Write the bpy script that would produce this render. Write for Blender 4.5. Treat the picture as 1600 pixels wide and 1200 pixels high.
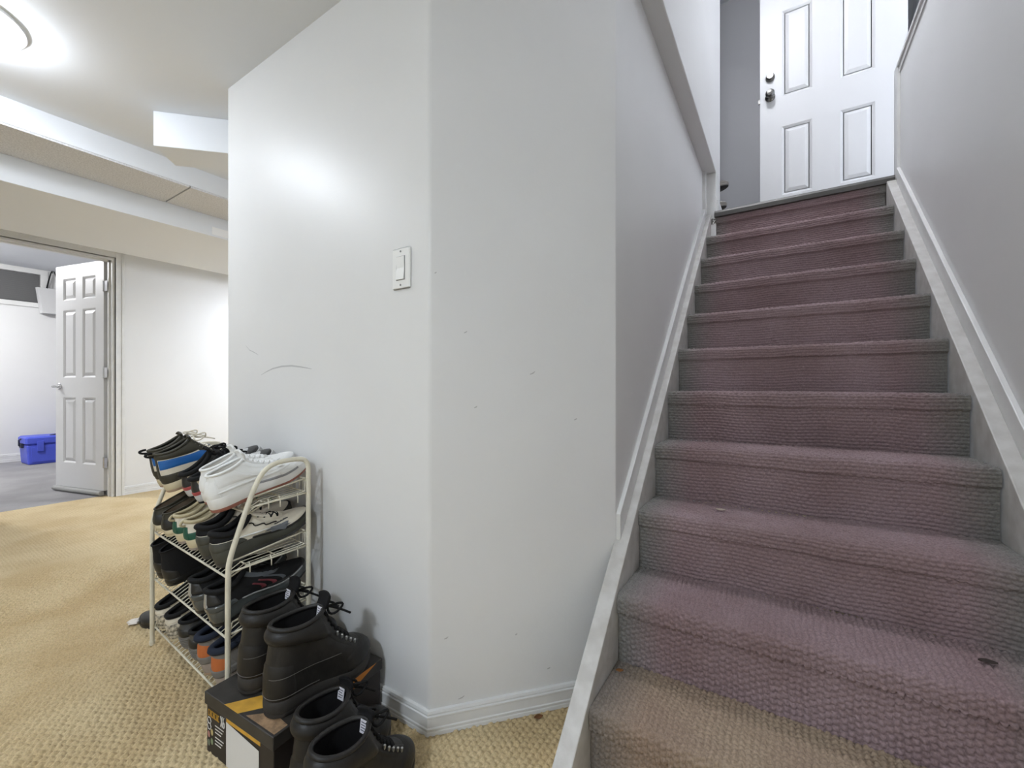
import bpy, math, random
import numpy as np
from mathutils import Vector, Matrix

for o in list(bpy.data.objects): bpy.data.objects.remove(o)
S = bpy.context.scene
C = S.collection
PI = math.pi
random.seed(7); RNG = np.random.default_rng(7)

# ------------------------------------------------------------------ camera
F_PX, YAW, H, V0 = 662.8, 0.5675385, 0.96, 604.53
cam = bpy.data.cameras.new('camera'); cam.sensor_width = 36; cam.lens = F_PX/1600*36
cam.shift_y = (V0-600)/1600; cam.clip_start = 0.02
cam_o = bpy.data.objects.new('camera', cam); C.objects.link(cam_o)
cam_o.location = (0, 0, H); cam_o.rotation_euler = (PI/2, 0, YAW)
S.camera = cam_o
# ------------------------------------------------------------------ world, exposure
w = bpy.data.worlds.new('world'); S.world = w; w.use_nodes = True
w.node_tree.nodes['Background'].inputs[0].default_value = (0.75, 0.85, 1.0, 1)
w.node_tree.nodes['Background'].inputs[1].default_value = 0.1
S.view_settings.view_transform = 'Standard'; S.view_settings.look = 'None'
S.view_settings.gamma = 1; S.view_settings.use_curve_mapping = False
S.view_settings.exposure = 2.0
LAMP_HALL, FILL_REAR, LAMP_BACK, LAMP_BED, FILL_WELL, DAY = 14.0, 43.0, 52.0, 80.0, 36.0, 1.6
# daylight entering through the open entry door on the landing
al = bpy.data.lights.new('entry_daylight', 'AREA'); al.shape = 'RECTANGLE'; al.size = 0.62; al.size_y = 1.95
al.energy = DAY; al.color = (0.80, 0.87, 1.0)
ao = bpy.data.objects.new('entry_daylight', al); C.objects.link(ao)
ao.location = (0.86, 3.43, 3.13); ao.rotation_euler = (0, PI/2, 0)
ao.rotation_euler = (PI/2, 0, PI/2)

# ------------------------------------------------------------------ pixel helpers (a ray needs a plane it hits)
_s, _c = math.sin(YAW), math.cos(YAW)
def ray(u, v):
    k = (u-800)/F_PX
    return np.array([-_s+k*_c, _c+k*_s, (V0-v)/F_PX])
def onX(u, v, X): r = ray(u, v); return np.array([0, 0, H])+r*(X/r[0])
def onY(u, v, Y): r = ray(u, v); return np.array([0, 0, H])+r*(Y/r[1])
def onZ(u, v, Z): r = ray(u, v); return np.array([0, 0, H])+r*((Z-H)/r[2])

# ------------------------------------------------------------------ materials
def lin(c): return tuple(((x/255)/12.92 if x/255 <= 0.04045 else ((x/255+0.055)/1.055)**2.4) for x in c)
MATS = {}
def mat(name, rgb, rough=0.6, metal=0.0, bump=0.0, bscale=200, var=0.0, vscale=6, spec=0.5, emit=0, coat=0, rgb2=None, detail=3):
    if name in MATS: return MATS[name]
    m = bpy.data.materials.new(name); m.use_nodes = True; nt = m.node_tree
    b = nt.nodes['Principled BSDF']; c = lin(rgb)
    b.inputs['Base Color'].default_value = (*c, 1); b.inputs['Roughness'].default_value = rough
    b.inputs['Metallic'].default_value = metal; b.inputs['Specular IOR Level'].default_value = spec
    if coat: b.inputs['Coat Weight'].default_value = coat; b.inputs['Coat Roughness'].default_value = 0.15
    if emit: b.inputs['Emission Color'].default_value = (*c, 1); b.inputs['Emission Strength'].default_value = emit
    tc = nt.nodes.new('ShaderNodeTexCoord')
    if var or rgb2:
        n = nt.nodes.new('ShaderNodeTexNoise'); n.inputs['Scale'].default_value = vscale; n.inputs['Detail'].default_value = 5
        nt.links.new(tc.outputs['Object'], n.inputs['Vector'])
        r = nt.nodes.new('ShaderNodeValToRGB'); r.color_ramp.elements[0].position = 0.35; r.color_ramp.elements[1].position = 0.65
        c2 = lin(rgb2) if rgb2 else tuple(min(1, x*(1+var)) for x in c)
        c1 = c if rgb2 else tuple(x*(1-var) for x in c)
        r.color_ramp.elements[0].color = (*c1, 1); r.color_ramp.elements[1].color = (*c2, 1)
        nt.links.new(n.outputs['Fac'], r.inputs['Fac']); nt.links.new(r.outputs['Color'], b.inputs['Base Color'])
    if bump:
        n = nt.nodes.new('ShaderNodeTexNoise'); n.inputs['Scale'].default_value = bscale; n.inputs['Detail'].default_value = detail
        nt.links.new(tc.outputs['Object'], n.inputs['Vector'])
        bp = nt.nodes.new('ShaderNodeBump'); bp.inputs['Strength'].default_value = bump; bp.inputs['Distance'].default_value = 0.002
        nt.links.new(n.outputs['Fac'], bp.inputs['Height']); nt.links.new(bp.outputs['Normal'], b.inputs['Normal'])
    MATS[name] = m
    return m

def carpet_mat(name, rgb, rgb2, dark, loops=(90, 75), loopbump=0.0, side=None):
    """looped pile: two wool tones mixed by noise, loops as bump where the mesh itself is flat"""
    m = bpy.data.materials.new(name); m.use_nodes = True; nt = m.node_tree; N = nt.nodes; K = nt.links
    b = N['Principled BSDF']; b.inputs['Roughness'].default_value = 0.95; b.inputs['Specular IOR Level'].default_value = 0.1
    b.inputs['Sheen Weight'].default_value = 0.08
    tc = N.new('ShaderNodeTexCoord')
    def noise(scale, detail, p0, p1, ca, cb):
        n = N.new('ShaderNodeTexNoise'); n.inputs['Scale'].default_value = scale; n.inputs['Detail'].default_value = detail
        K.new(tc.outputs['Object'], n.inputs['Vector'])
        r = N.new('ShaderNodeValToRGB'); r.color_ramp.elements[0].position = p0; r.color_ramp.elements[1].position = p1
        r.color_ramp.elements[0].color = (*ca, 1); r.color_ramp.elements[1].color = (*cb, 1)
        K.new(n.outputs['Fac'], r.inputs['Fac']); return r.outputs['Color'], n.outputs['Fac']
    ca, cb, cd = lin(rgb), lin(rgb2), lin(dark)
    c1, _ = noise(3.2, 4, 0.38, 0.62, ca, cb)
    f1, hfine = noise(230, 2, 0.36, 0.60, (0.84, 0.83, 0.82), (1.08, 1.08, 1.08))
    mx = N.new('ShaderNodeMixRGB'); mx.blend_type = 'MULTIPLY'; mx.inputs[0].default_value = 1
    K.new(c1, mx.inputs[1]); K.new(f1, mx.inputs[2])
    st, _ = noise(1.7, 6, 0.60, 0.78, (0, 0, 0), (1, 1, 1))
    m2 = N.new('ShaderNodeMixRGB'); K.new(st, m2.inputs[0]); K.new(mx.outputs[0], m2.inputs[1]); m2.inputs[2].default_value = (*cd, 1)
    fac = N.new('ShaderNodeMath'); fac.operation = 'MULTIPLY'; fac.inputs[1].default_value = 0.45
    K.new(st, fac.inputs[0]); K.new(fac.outputs[0], m2.inputs[0])
    out = m2.outputs[0]
    if side:   # unworn greyer pile along the two edges of the stair runner
        sp = N.new('ShaderNodeSeparateXYZ'); K.new(tc.outputs['Object'], sp.inputs[0])
        a = N.new('ShaderNodeMath'); a.operation = 'ADD'; a.inputs[1].default_value = -0.042; K.new(sp.outputs['X'], a.inputs[0])
        ab = N.new('ShaderNodeMath'); ab.operation = 'ABSOLUTE'; K.new(a.outputs[0], ab.inputs[0])
        mr = N.new('ShaderNodeMapRange'); mr.inputs['From Min'].default_value = 0.32; mr.inputs['From Max'].default_value = 0.43
        K.new(ab.outputs[0], mr.inputs['Value'])
        m3 = N.new('ShaderNodeMixRGB'); K.new(mr.outputs[0], m3.inputs[0]); K.new(out, m3.inputs[1])
        sg = N.new('ShaderNodeMixRGB'); sg.blend_type = 'MULTIPLY'; sg.inputs[0].default_value = 1
        K.new(f1, sg.inputs[1]); sg.inputs[2].default_value = (*lin(side), 1); K.new(sg.outputs[0], m3.inputs[2])
        out = m3.outputs[0]
    K.new(out, b.inputs['Base Color'])
    bp = N.new('ShaderNodeBump'); bp.inputs['Strength'].default_value = 0.3; bp.inputs['Distance'].default_value = 0.0018
    K.new(hfine, bp.inputs['Height'])
    if loopbump:
        mp = N.new('ShaderNodeMapping'); mp.inputs['Scale'].default_value = (loops[0], loops[1], loops[1]); K.new(tc.outputs['Object'], mp.inputs[0])
        vo = N.new('ShaderNodeTexVoronoi'); vo.inputs['Scale'].default_value = 1; vo.inputs['Randomness'].default_value = 0.45
        K.new(mp.outputs[0], vo.inputs['Vector'])
        b2 = N.new('ShaderNodeBump'); b2.invert = True; b2.inputs['Strength'].default_value = loopbump; b2.inputs['Distance'].default_value = 0.006
        K.new(vo.outputs['Distance'], b2.inputs['Height']); K.new(bp.outputs['Normal'], b2.inputs['Normal'])
        K.new(b2.outputs['Normal'], b.inputs['Normal'])
    else:
        K.new(bp.outputs['Normal'], b.inputs['Normal'])
    return m

WALL = mat('wall_paint', (226, 226, 225), 0.42, bump=0.10, bscale=130, var=0.012, vscale=2.5)
CEIL = mat('ceiling_paint', (229, 232, 236), 0.75, bump=0.06, bscale=90)
STIP = mat('stippled_tile', (226, 226, 228), 0.9, bump=1.0, bscale=130, rgb2=(202, 202, 204), vscale=160)
TRIM = mat('trim_paint', (222, 222, 220), 0.42, bump=0.10, bscale=60, var=0.03, vscale=14)
WORN = mat('worn_trim_paint', (205, 203, 199), 0.5, bump=0.35, bscale=45, rgb2=(188, 185, 180), vscale=22)
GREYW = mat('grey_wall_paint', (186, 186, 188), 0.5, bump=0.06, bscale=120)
DOORP = mat('door_paint', (212, 212, 212), 0.38, bump=0.04, bscale=90)
DOORB = mat('bedroom_door_paint', (214, 214, 214), 0.42, bump=0.04, bscale=90)
CHROME = mat('chrome', (200, 200, 200), 0.2, 1.0)
DKMETAL = mat('dark_nickel', (110, 108, 105), 0.25, 1.0)
FLOORC = carpet_mat('beige_loop_carpet', (205, 186, 148), (192, 170, 130), (150, 126, 88), loops=(52, 68), loopbump=0.8)
FLOORG = carpet_mat('beige_loop_carpet_relief', (205, 186, 148), (192, 170, 130), (150, 126, 88))
STAIRC = carpet_mat('stair_loop_carpet', (153, 133, 136), (139, 118, 119), (104, 87, 87), side=(126, 124, 120))
STAIRF = carpet_mat('first_step_carpet', (164, 146, 126), (152, 132, 116), (110, 90, 78), side=(124, 116, 108))
GREYC = carpet_mat('grey_cut_carpet', (150, 149, 150), (138, 137, 139), (112, 110, 110), loops=(160, 160), loopbump=0.25)
LIP = mat('grey_metal_nosing', (88, 86, 83), 0.45, 0.6)

# ------------------------------------------------------------------ mesh helpers
def tag(o, label=None, cat=None, group=None, kind=None):
    if label: o['label'] = label
    if cat: o['category'] = cat
    if group: o['group'] = group
    if kind: o['kind'] = kind
    return o
def empty(name, loc=(0, 0, 0), rot=(0, 0, 0)):
    o = bpy.data.objects.new(name, None); C.objects.link(o); o.location = loc; o.rotation_euler = rot
    o.empty_display_size = 0.05
    return o
def link(name, me, m, parent=None, smooth=False):
    o = bpy.data.objects.new(name, me); C.objects.link(o)
    if m is not None: me.materials.append(m)
    if parent is not None: o.parent = parent
    if smooth: me.polygons.foreach_set('use_smooth', [True]*len(me.polygons))
    return o
def mesh(name, v, f, m, parent=None, smooth=False):
    me = bpy.data.meshes.new(name); me.from_pydata([tuple(map(float, p)) for p in v], [], [tuple(q) for q in f]); me.update()
    return link(name, me, m, parent, smooth)
def grid_mesh(name, P, m, parent=None, smooth=True, flip=False):
    """P: (n,m,3) array -> quad grid"""
    n, k, _ = P.shape
    idx = np.arange(n*k).reshape(n, k)
    q = np.stack([idx[:-1, :-1], idx[1:, :-1], idx[1:, 1:], idx[:-1, 1:]], -1).reshape(-1, 4)
    if flip: q = q[:, ::-1]
    me = bpy.data.meshes.new(name)
    me.vertices.add(n*k); me.vertices.foreach_set('co', P.reshape(-1).astype(np.float32))
    me.loops.add(q.size); me.loops.foreach_set('vertex_index', q.reshape(-1).astype(np.int32))
    me.polygons.add(len(q)); me.polygons.foreach_set('loop_start', (np.arange(len(q))*4).astype(np.int32))
    me.polygons.foreach_set('loop_total', np.full(len(q), 4, np.int32))
    me.update(calc_edges=True); me.validate()
    return link(name, me, m, parent, smooth)
class MB:
    def __init__(s): s.v, s.f = [], []
    def add(s, v, f):
        o = len(s.v); s.v += [tuple(map(float, p)) for p in v]; s.f += [tuple(i+o for i in q) for q in f]; return s
    def box(s, lo, hi):
        (a, b, c), (d, e, g) = lo, hi
        return s.add([(a, b, c), (d, b, c), (d, e, c), (a, e, c), (a, b, g), (d, b, g), (d, e, g), (a, e, g)],
                     [(0, 3, 2, 1), (4, 5, 6, 7), (0, 1, 5, 4), (1, 2, 6, 5), (2, 3, 7, 6), (3, 0, 4, 7)])
    def cbox(s, lo, hi, b):
        """box with chamfered edges"""
        (x0, y0, z0), (x1, y1, z1) = lo, hi
        V = []; 
        for z, i in ((z0, b), (z0+b, 0), (z1-b, 0), (z1, b)):
            a, c2, d, e = x0+i, x1-i, y0+i, y1-i; k = b if i == 0 else b
            V += [(a+k, d, z), (c2-k, d, z), (c2, d+k, z), (c2, e-k, z), (c2-k, e, z), (a+k, e, z), (a, e-k, z), (a, d+k, z)]
        Fc = [tuple(range(7, -1, -1)), tuple(range(24, 32))]
        for r in range(3):
            for i in range(8):
                j = (i+1) % 8; Fc.append((r*8+i, r*8+j, r*8+8+j, r*8+8+i))
        return s.add(V, Fc)
    def tube(s, pts, r, n=8, closed=False, cap=True):
        pts = [np.array(p, float) for p in pts]; m_ = len(pts); rs = r if hasattr(r, '__len__') else [r]*m_
        V = []; up = None
        for i, p in enumerate(pts):
            if closed: t = pts[(i+1) % m_]-pts[i-1]
            else: t = pts[min(i+1, m_-1)]-pts[max(i-1, 0)]
            t = t/(np.linalg.norm(t)+1e-12)
            if up is None:
                up = np.array([0, 0, 1.0]) if abs(t[2]) < 0.9 else np.array([1.0, 0, 0])
            a = np.cross(t, up); a /= np.linalg.norm(a)+1e-12; b = np.cross(a, t); up = b
            for k in range(n):
                an = 2*PI*k/n; V.append(p+rs[i]*(math.cos(an)*a+math.sin(an)*b))
        Fc = []
        for i in range(m_ if closed else m_-1):
            j = (i+1) % m_
            for k in range(n):
                l = (k+1) % n; Fc.append((i*n+k, i*n+l, j*n+l, j*n+k))
        if cap and not closed:
            Fc.append(tuple(range(n-1, -1, -1))); Fc.append(tuple((m_-1)*n+k for k in range(n)))
        return s.add(V, Fc)
    def prism(s, poly, lo, hi, axis):
        """polygon in the two other axes, extruded along axis"""
        n = len(poly)
        def P(p, h):
            if axis == 0: return (h, p[0], p[1])
            if axis == 1: return (p[0], h, p[1])
            return (p[0], p[1], h)
        V = [P(p, lo) for p in poly]+[P(p, hi) for p in poly]
        Fc = [tuple(range(n-1, -1, -1)), tuple(range(n, 2*n))]+[(i, (i+1) % n, n+(i+1) % n, n+i) for i in range(n)]
        return s.add(V, Fc)
    def lathe(s, prof, n=24, axis=2, o=(0, 0, 0)):
        V = []
        for r, h in prof:
            for k in range(n):
                a = 2*PI*k/n; c_, s_ = r*math.cos(a), r*math.sin(a)
                p = (c_, s_, h) if axis == 2 else ((c_, h, s_) if axis == 1 else (h, c_, s_))
                V.append((p[0]+o[0], p[1]+o[1], p[2]+o[2]))
        m_ = len(prof); Fc = [(i*n+k, i*n+(k+1) % n, (i+1)*n+(k+1) % n, (i+1)*n+k) for i in range(m_-1) for k in range(n)]
        Fc += [tuple(range(n-1, -1, -1)), tuple((m_-1)*n+k for k in range(n))]
        return s.add(V, Fc)
    def build(s, name, m, parent=None, smooth=False, bevel=0, fix=True):
        o = mesh(name, s.v, s.f, m, parent, smooth)
        if fix:
            import bmesh
            bm = bmesh.new(); bm.from_mesh(o.data); bmesh.ops.recalc_face_normals(bm, faces=bm.faces); bm.to_mesh(o.data); bm.free()
        if bevel:
            md = o.modifiers.new('bevel', 'BEVEL'); md.width = bevel; md.segments = 2; md.limit_method = 'ANGLE'
        return o
def sbox(name, lo, hi, m, kind='structure', parent=None, bevel=0, label=None):
    o = MB().box(lo, hi).build(name, m, parent, bevel=bevel)
    if kind and parent is None: o['kind'] = kind
    if label: o['label'] = label
    return o
def sharp_smooth(o, ang=0.6):
    me = o.data; me.polygons.foreach_set('use_smooth', [True]*len(me.polygons))
    try: me.set_sharp_from_angle(angle=ang)
    except Exception: pass
    return o

# ================================================================== STRUCTURE
ZC = 2.22                                     # hall ceiling
YA = 0.867                                    # face of the wall behind the shoe rack
AL, AB, BC = (-1.985, YA), (-0.826, YA), (-0.44, 1.296)
XC = -0.44
XD = -4.93                                    # wall with the bedroom door
X0, X1 = -0.40, 0.484                         # stair carpet width
XR = 0.535                                    # right stair wall
Y0, RUN, Z0, RISE = 0.7644, 0.212, -0.0212, 0.192
def nose(k): return Y0+RUN*k, Z0+RISE*k
def nz(y): return Z0+RISE*(y-Y0)/RUN

# ---- floor: beige loop carpet; the near area has real loop relief
def loops_h(x, y, px, py, amp, jk=0.35, rf=0.0):
    row = np.floor(y/py)
    jit = np.sin(row*12.9898)*43758.5453; jit = jit-np.floor(jit)
    xx = x/px+0.5*(row % 2)+jk*(jit-0.5)
    col = np.floor(xx); h = np.sin(row*127.1+col*311.7)*43758.5453; h = h-np.floor(h)
    fy = np.abs(np.sin(PI*(y/py))); fx = np.abs(np.sin(PI*xx))
    return amp*(rf+(1-rf)*np.minimum(1, fy/0.9)**0.6)*(0.10+0.90*np.minimum(1, fx/0.9)**0.65)*(0.7+0.4*h)
PX, PY = 0.0165, 0.0190                       # loop pitch; the grid is aligned to the rows of loops
gx, gy = (-3.40, -0.42), (0.02, 1.32)
YT = 1.30
xs = np.arange(gx[0], gx[1], PX/6); xs[-1] = gx[1]; ys = np.arange(round(gy[0]/PY)*PY, YT, PY/6); gy = (ys[0], gy[1]); YT = ys[-1]
XX, YY = np.meshgrid(xs, ys, indexing='ij')
fade = np.clip((XX-gx[0])/0.5, 0, 1)*np.clip((YY-gy[0])/0.08, 0, 1)*np.clip((YT-YY)/0.08, 0, 1)
ZZ = loops_h(YY, XX, PY, PX, 0.0112, 0.25, 0.12)*fade+RNG.normal(0, 0.0003, XX.shape)*fade-0.0062*fade
floor = empty('floor'); tag(floor, 'beige looped carpet covering the hall floor', kind='structure')
fm = MB()
for a, b, c, d in ((XD-0.12, -2.6, gx[0], 4.2), (gx[0], -2.6, XR, gy[0]), (gx[0], YT, XR, 4.2), (gx[1], gy[0], XR, YT)):
    fm.add([(a, b, 0), (c, b, 0), (c, d, 0), (a, d, 0)], [(0, 1, 2, 3)])
fm.build('carpet', FLOORC, floor)
o = grid_mesh('carpet_pile', np.stack([XX, YY, ZZ], -1), FLOORG, floor); o['kind'] = 'stuff'
sbox('floor_slab', (XD-0.12, -2.6, -0.12), (XR+0.1, 4.2, -0.02), FLOORC)
o = sbox('floor_bedroom', (-8.4, -1.6, -0.1), (XD-0.12, 3.2, 0.0), GREYC, label='grey low pile carpet in the bedroom beyond the door')

# ---- centre partition: wall behind rack, angled wall, wall along the stairs, rounded corners
def fillet(p0, p1, p2, r, n=6):
    p0, p1, p2 = map(lambda q: np.array(q, float), (p0, p1, p2))
    a = (p0-p1)/np.linalg.norm(p0-p1); b = (p2-p1)/np.linalg.norm(p2-p1)
    th = math.acos(np.dot(a, b)); d = r/math.tan(th/2)
    s0, s1 = p1+a*d, p1+b*d; ctr = p1+(a+b)/np.linalg.norm(a+b)*r/math.sin(th/2)
    out = []
    for i in range(n+1):
        t = i/n; q = s0*(1-t)+s1*t-ctr; out.append(ctr+q/np.linalg.norm(q)*r)
    return out
CE = (XC-0.008, 3.10)
f0 = fillet((AL[0], AL[1]+0.1), AL, AB, 0.012); f1 = fillet(AL, AB, BC, 0.022, 8); f2 = fillet(AB, BC, CE, 0.012)
def wallstrip(name, pts, z0, z1, back, label):
    """solid wall: front polyline pts, back polyline given"""
    poly = [tuple(p) for p in pts]+list(back)
    o = MB().prism(poly, z0, z1, 2).build(name, WALL); sharp_smooth(o, 0.35); tag(o, label, kind='structure'); return o
wallstrip('wall_rack', [(AL[0], AL[1]+0.11)]+f0+f1[:5], 0, ZC, [(AB[0]-0.05, YA+0.11)], 'white wall behind the shoe rack with a light switch')
wallstrip('wall_angled', f1[4:]+f2[:4], 0, 2.40, [(BC[0]-0.085, BC[1]+0.085), (AB[0]-0.05, YA+0.11)], 'angled pale grey wall between the rack wall and the stairs')
wallstrip('wall_stair_left', f2[3:]+[CE], 0, 2.40, [(CE[0]-0.11, CE[1]), (BC[0]-0.085, BC[1]+0.085)], 'pale wall running up beside the stairs')
sbox('wall_hall_side', (AL[0], YA+0.11, 0), (AL[0]+0.1, 4.2, ZC), WALL)
# ---- wall with bedroom doorway
DY0, DY1, DZ = 0.50, 1.262, 2.085
sbox('wall_left', (XD-0.12, DY1, 0), (XD, 4.2, 2.52), WALL)
sbox('wall_left_near', (XD-0.12, -2.6, 0), (XD, DY0, 2.52), WALL)
sbox('wall_left_header', (XD-0.12, DY0, DZ), (XD, DY1, 2.52), WALL)
sbox('wall_rear', (XD-0.12, -2.7, 0), (XR+0.1, -2.6, 4.4), WALL)
sbox('wall_hall_end', (XD-0.12, 4.2, 0), (AL[0]+0.1, 4.3, 2.52), WALL)
# ---- right stair wall (low wall with a flat ledge) and the outer wall above it
YE = 3.10
rw = MB().box((XR, -2.6, -0.02), (XR+0.30, YE, 2.69)).build('wall_right', WALL); tag(rw, 'grey-white wall to the right of the stairs', kind='structure')
sbox('wall_outer_upper', (XR+0.30, -2.6, 2.0), (XR+0.42, YE, 4.5), WALL)
sbox('wall_outer_far', (XR+0.30, 3.76, 2.0), (XR+0.42, 4.45, 4.5), WALL)
sbox('wall_outer_header', (XR+0.30, YE, 4.18), (XR+0.42, 3.76, 4.5), WALL)
lt = MB().box((XR-0.014, -0.5, 2.685), (XR+0.30, YE+0.014, 2.705))
lt.build('trim_1', TRIM, bevel=0.003)['kind'] = 'structure'
lt = MB().box((XR-0.014, YE-0.055, nz(YE)+0.0), (XR+0.002, YE+0.014, 2.685)).box((XR-0.014, YE, 2.10), (XR+0.30, YE+0.014, 2.685))
lt.build('trim_2', TRIM, bevel=0.003)['kind'] = 'structure'
lt = MB().box((XR-0.006, -0.5, 2.655), (XR+0.0, YE-0.055, 2.685))
lt.build('trim_3', TRIM)['kind'] = 'structure'
# ---- upper left wall overhanging the stair wall, back walls of landing
XU = -0.371
o = MB().box((XU-0.12, 0.72, 2.385), (XU, 3.312, 4.5)).build('wall_upper_left', WALL, bevel=0.006); tag(o, 'white upper wall overhanging the left stair wall', kind='structure')
sbox('wall_return', (XC-0.115, 3.10, 1.95), (XU, 3.312, 2.385), TRIM, bevel=0.003)
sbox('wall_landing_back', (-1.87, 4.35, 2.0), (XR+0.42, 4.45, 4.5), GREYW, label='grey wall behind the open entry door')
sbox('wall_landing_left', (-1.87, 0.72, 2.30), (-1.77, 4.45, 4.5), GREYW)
sbox('wall_well_front', (-1.87, 0.62, ZC+0.1), (XR+0.42, 0.72, 4.5), WALL)
sbox('floor_landing', (-1.77, 3.13, 1.95), (XR+0.30, 4.35, 2.125), mat('landing_floor', (120, 112, 104), 0.6))
sbox('floor_upper', (-1.77, 0.72, 2.31), (XU-0.12, 3.0, 2.385), CEIL)
sbox('ceiling_upper', (-1.87, 0.62, 4.5), (XR+0.42, 4.45, 4.6), CEIL)
lt = MB().box((XU-0.001, 3.13, 2.125), (XU+0.011, 3.322, 2.215)).box((XU-0.12, 3.312, 2.125), (XU+0.011, 3.323, 2.215))
lt.build('baseboard_landing', TRIM, bevel=0.002)['kind'] = 'structure'
# ---- ceiling of the hall, bulkheads
o = MB().box((XD, -2.6, ZC), (XC-0.10, 4.2, ZC+0.08)).box((XC-0.10, -2.6, ZC), (XR+0.1, 0.72, ZC+0.08)).build('ceiling', CEIL); tag(o, 'white painted hall ceiling', kind='structure')
XB1, XB2, XB3, ZB1, ZB2 = -2.85, -3.21, -4.2, 2.105, 1.966
o = MB().box((XB2, -2.6, ZB1+0.004), (XB1, 4.2, ZC)).build('ceiling_bulkhead', CEIL); tag(o, 'white boxed bulkhead under the hall ceiling', kind='structure')
tp = MB()
yy = -2.6
while yy < 4.2:
    t1 = min(yy+1.215, 4.2)
    MB().box((XB2+0.002, yy+0.002, ZB1-0.006), (XB1-0.004, t1-0.002, ZB1+0.004)).build('ceiling_tile', STIP, o); yy += 1.219
o = MB().box((XB3, -2.6, ZB2), (XB2, 4.2, ZC)).build('ceiling_duct_box', CEIL, bevel=0.003); tag(o, 'white duct box hanging lower than the bulkhead', kind='structure')
pp = onX(344, 363, XB2)
MB().box((XB2, pp[1]-0.05, pp[2]-0.028), (XB2+0.003, pp[1]+0.10, pp[2]+0.022)).build('patch', mat('white_patch', (245, 245, 245), 0.6), o)
# soffit turned 45 degrees, behind the rack wall's edge
sc = np.array([-2.419, 0.751]); d1 = np.array([1, 1])/2**.5; d2 = np.array([-1, 1])/2**.5
q = [sc, sc+d1*0.75, sc+d1*0.75+d2*0.185, sc+d2*0.185]
poly = [tuple(p) for p in q]
# keep it clear of the rack wall: trimmed at the wall end
poly = [tuple(sc), tuple(sc+d1*0.60), tuple(sc+d1*0.60+d2*0.185), tuple(sc+d2*0.185)]
o = MB().prism(poly, 2.061, ZC, 2).build('ceiling_soffit', CEIL, bevel=0.003); tag(o, 'small angled soffit box under the hall ceiling', kind='structure')
# ---- bedroom shell
XE = -8.33
sbox('wall_bedroom_far', (XE-0.1, -1.6, 0), (XE, 1.385-1.25, 2.52), WALL)
WZ0, WZ1, WY0, WY1 = 2.07, 2.45, 0.135, 1.385
sbox('wall_bedroom_far_right', (XE-0.1, WY1, 0), (XE, 3.2, 2.52), WALL)
sbox('wall_bedroom_far_low', (XE-0.1, WY0, 0), (XE, WY1, WZ0), WALL)
sbox('wall_bedroom_far_top', (XE-0.1, WY0, WZ1), (XE, WY1, 2.52), WALL)
sbox('wall_bedroom_side', (XE-0.1, 3.2, 0), (XD-0.12, 3.3, 2.52), WALL)
sbox('wall_bedroom_near', (XE-0.1, -1.7, 0), (XD-0.12, -1.6, 2.52), WALL)
sbox('ceiling_bedroom', (XE-0.1, -1.7, 2.52), (XD+0.02, 4.3, 2.6), CEIL)
wr = empty('window_1', (XE, (WY0+WY1)/2, WZ0)); tag(wr, 'narrow basement window with a dark closed blind', kind='structure')
hw, hh = (WY1-WY0)/2, WZ1-WZ0
MB().box((-0.02, -hw-0.07, -0.06), (0.018, hw+0.07, 0.0)).box((-0.02, -hw-0.07, hh), (0.018, hw+0.07, hh+0.06)).box((-0.02, -hw-0.07, 0), (0.018, -hw, hh)).box((-0.02, hw, 0), (0.018, hw+0.07, hh)).build('window_frame', TRIM, wr, bevel=0.003)
MB().box((-0.09, -hw, 0), (-0.085, hw, hh)).build('pane', mat('dark_glass', (60, 64, 70), 0.1), wr)
bl = empty('window_blind', (XE-0.03, (WY0+WY1)/2, WZ0)); tag(bl, 'dark grey horizontal slat blind covering the bedroom window', 'blind')
BLM = mat('blind_grey', (112, 112, 112), 0.6)
for i in range(15):
    z = 0.012+i*0.0245
    MB().add([(-0.006, -hw+.004, z), (0.006, -hw+.004, z+0.024), (0.006, hw-.004, z+0.024), (-0.006, hw-.004, z), (-0.008, -hw+.004, z+.001), (0.004, -hw+.004, z+0.025), (0.004, hw-.004, z+0.025), (-0.008, hw-.004, z+.001)],
             [(0, 1, 2, 3), (7, 6, 5, 4), (0, 4, 5, 1), (3, 2, 6, 7), (0, 3, 7, 4), (1, 5, 6, 2)]).build('slat', BLM, bl)
MB().box((-0.012, -hw+.004, 0), (0.014, hw-.004, 0.014)).build('bottom_rail', mat('blind_rail', (80, 80, 80), 0.5), bl)

# ---- baseboards (stepped profile swept along the wall foot)
def baseboard(name, a, b, nrm, parent=None, h=0.066, m=TRIM, ext=(0, 0)):
    a = np.array(a, float); b = np.array(b, float); nrm = np.array(nrm, float); nrm /= np.linalg.norm(nrm); t = (b-a)/np.linalg.norm(b-a)
    k = h/0.066
    prof = [(0.0, 0), (0.013, 0), (0.013, .010), (0.0118, .012), (0.0118, .0145), (0.0128, .016), (0.0128, .020), (0.0105, .0225), (0.0105, .046), (0.012, .048), (0.012, .052), (0.0085, .0535), (0.0085, .056), (0.0095, .058), (0.007, .0645), (0.002, .066), (0, .066)]
    V, Fc = [], []; n = len(prof)
    for end, (p, e) in enumerate(((a, ext[0]), (b, ext[1]))):
        for o_, z in prof:
            q = p+nrm*o_+t*(e*o_); V.append((q[0], q[1], z*k))
    Fc = [(i, (i+1) % n, n+(i+1) % n, n+i) for i in range(n)]+[tuple(range(n)), tuple(range(2*n-1, n-1, -1))]
    o = MB().add(V, Fc).build(name, m, parent); o['kind'] = 'structure'; return o
bdir = (np.array(BC)-np.array(AB)); bdir /= np.linalg.norm(bdir); bn = np.array([bdir[1], -bdir[0]])
half = math.tan(0.5*math.acos(float(np.dot(bdir, (1, 0)))))
baseboard('baseboard_rack', AL, AB, (0, -1), ext=(0, half))
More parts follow.
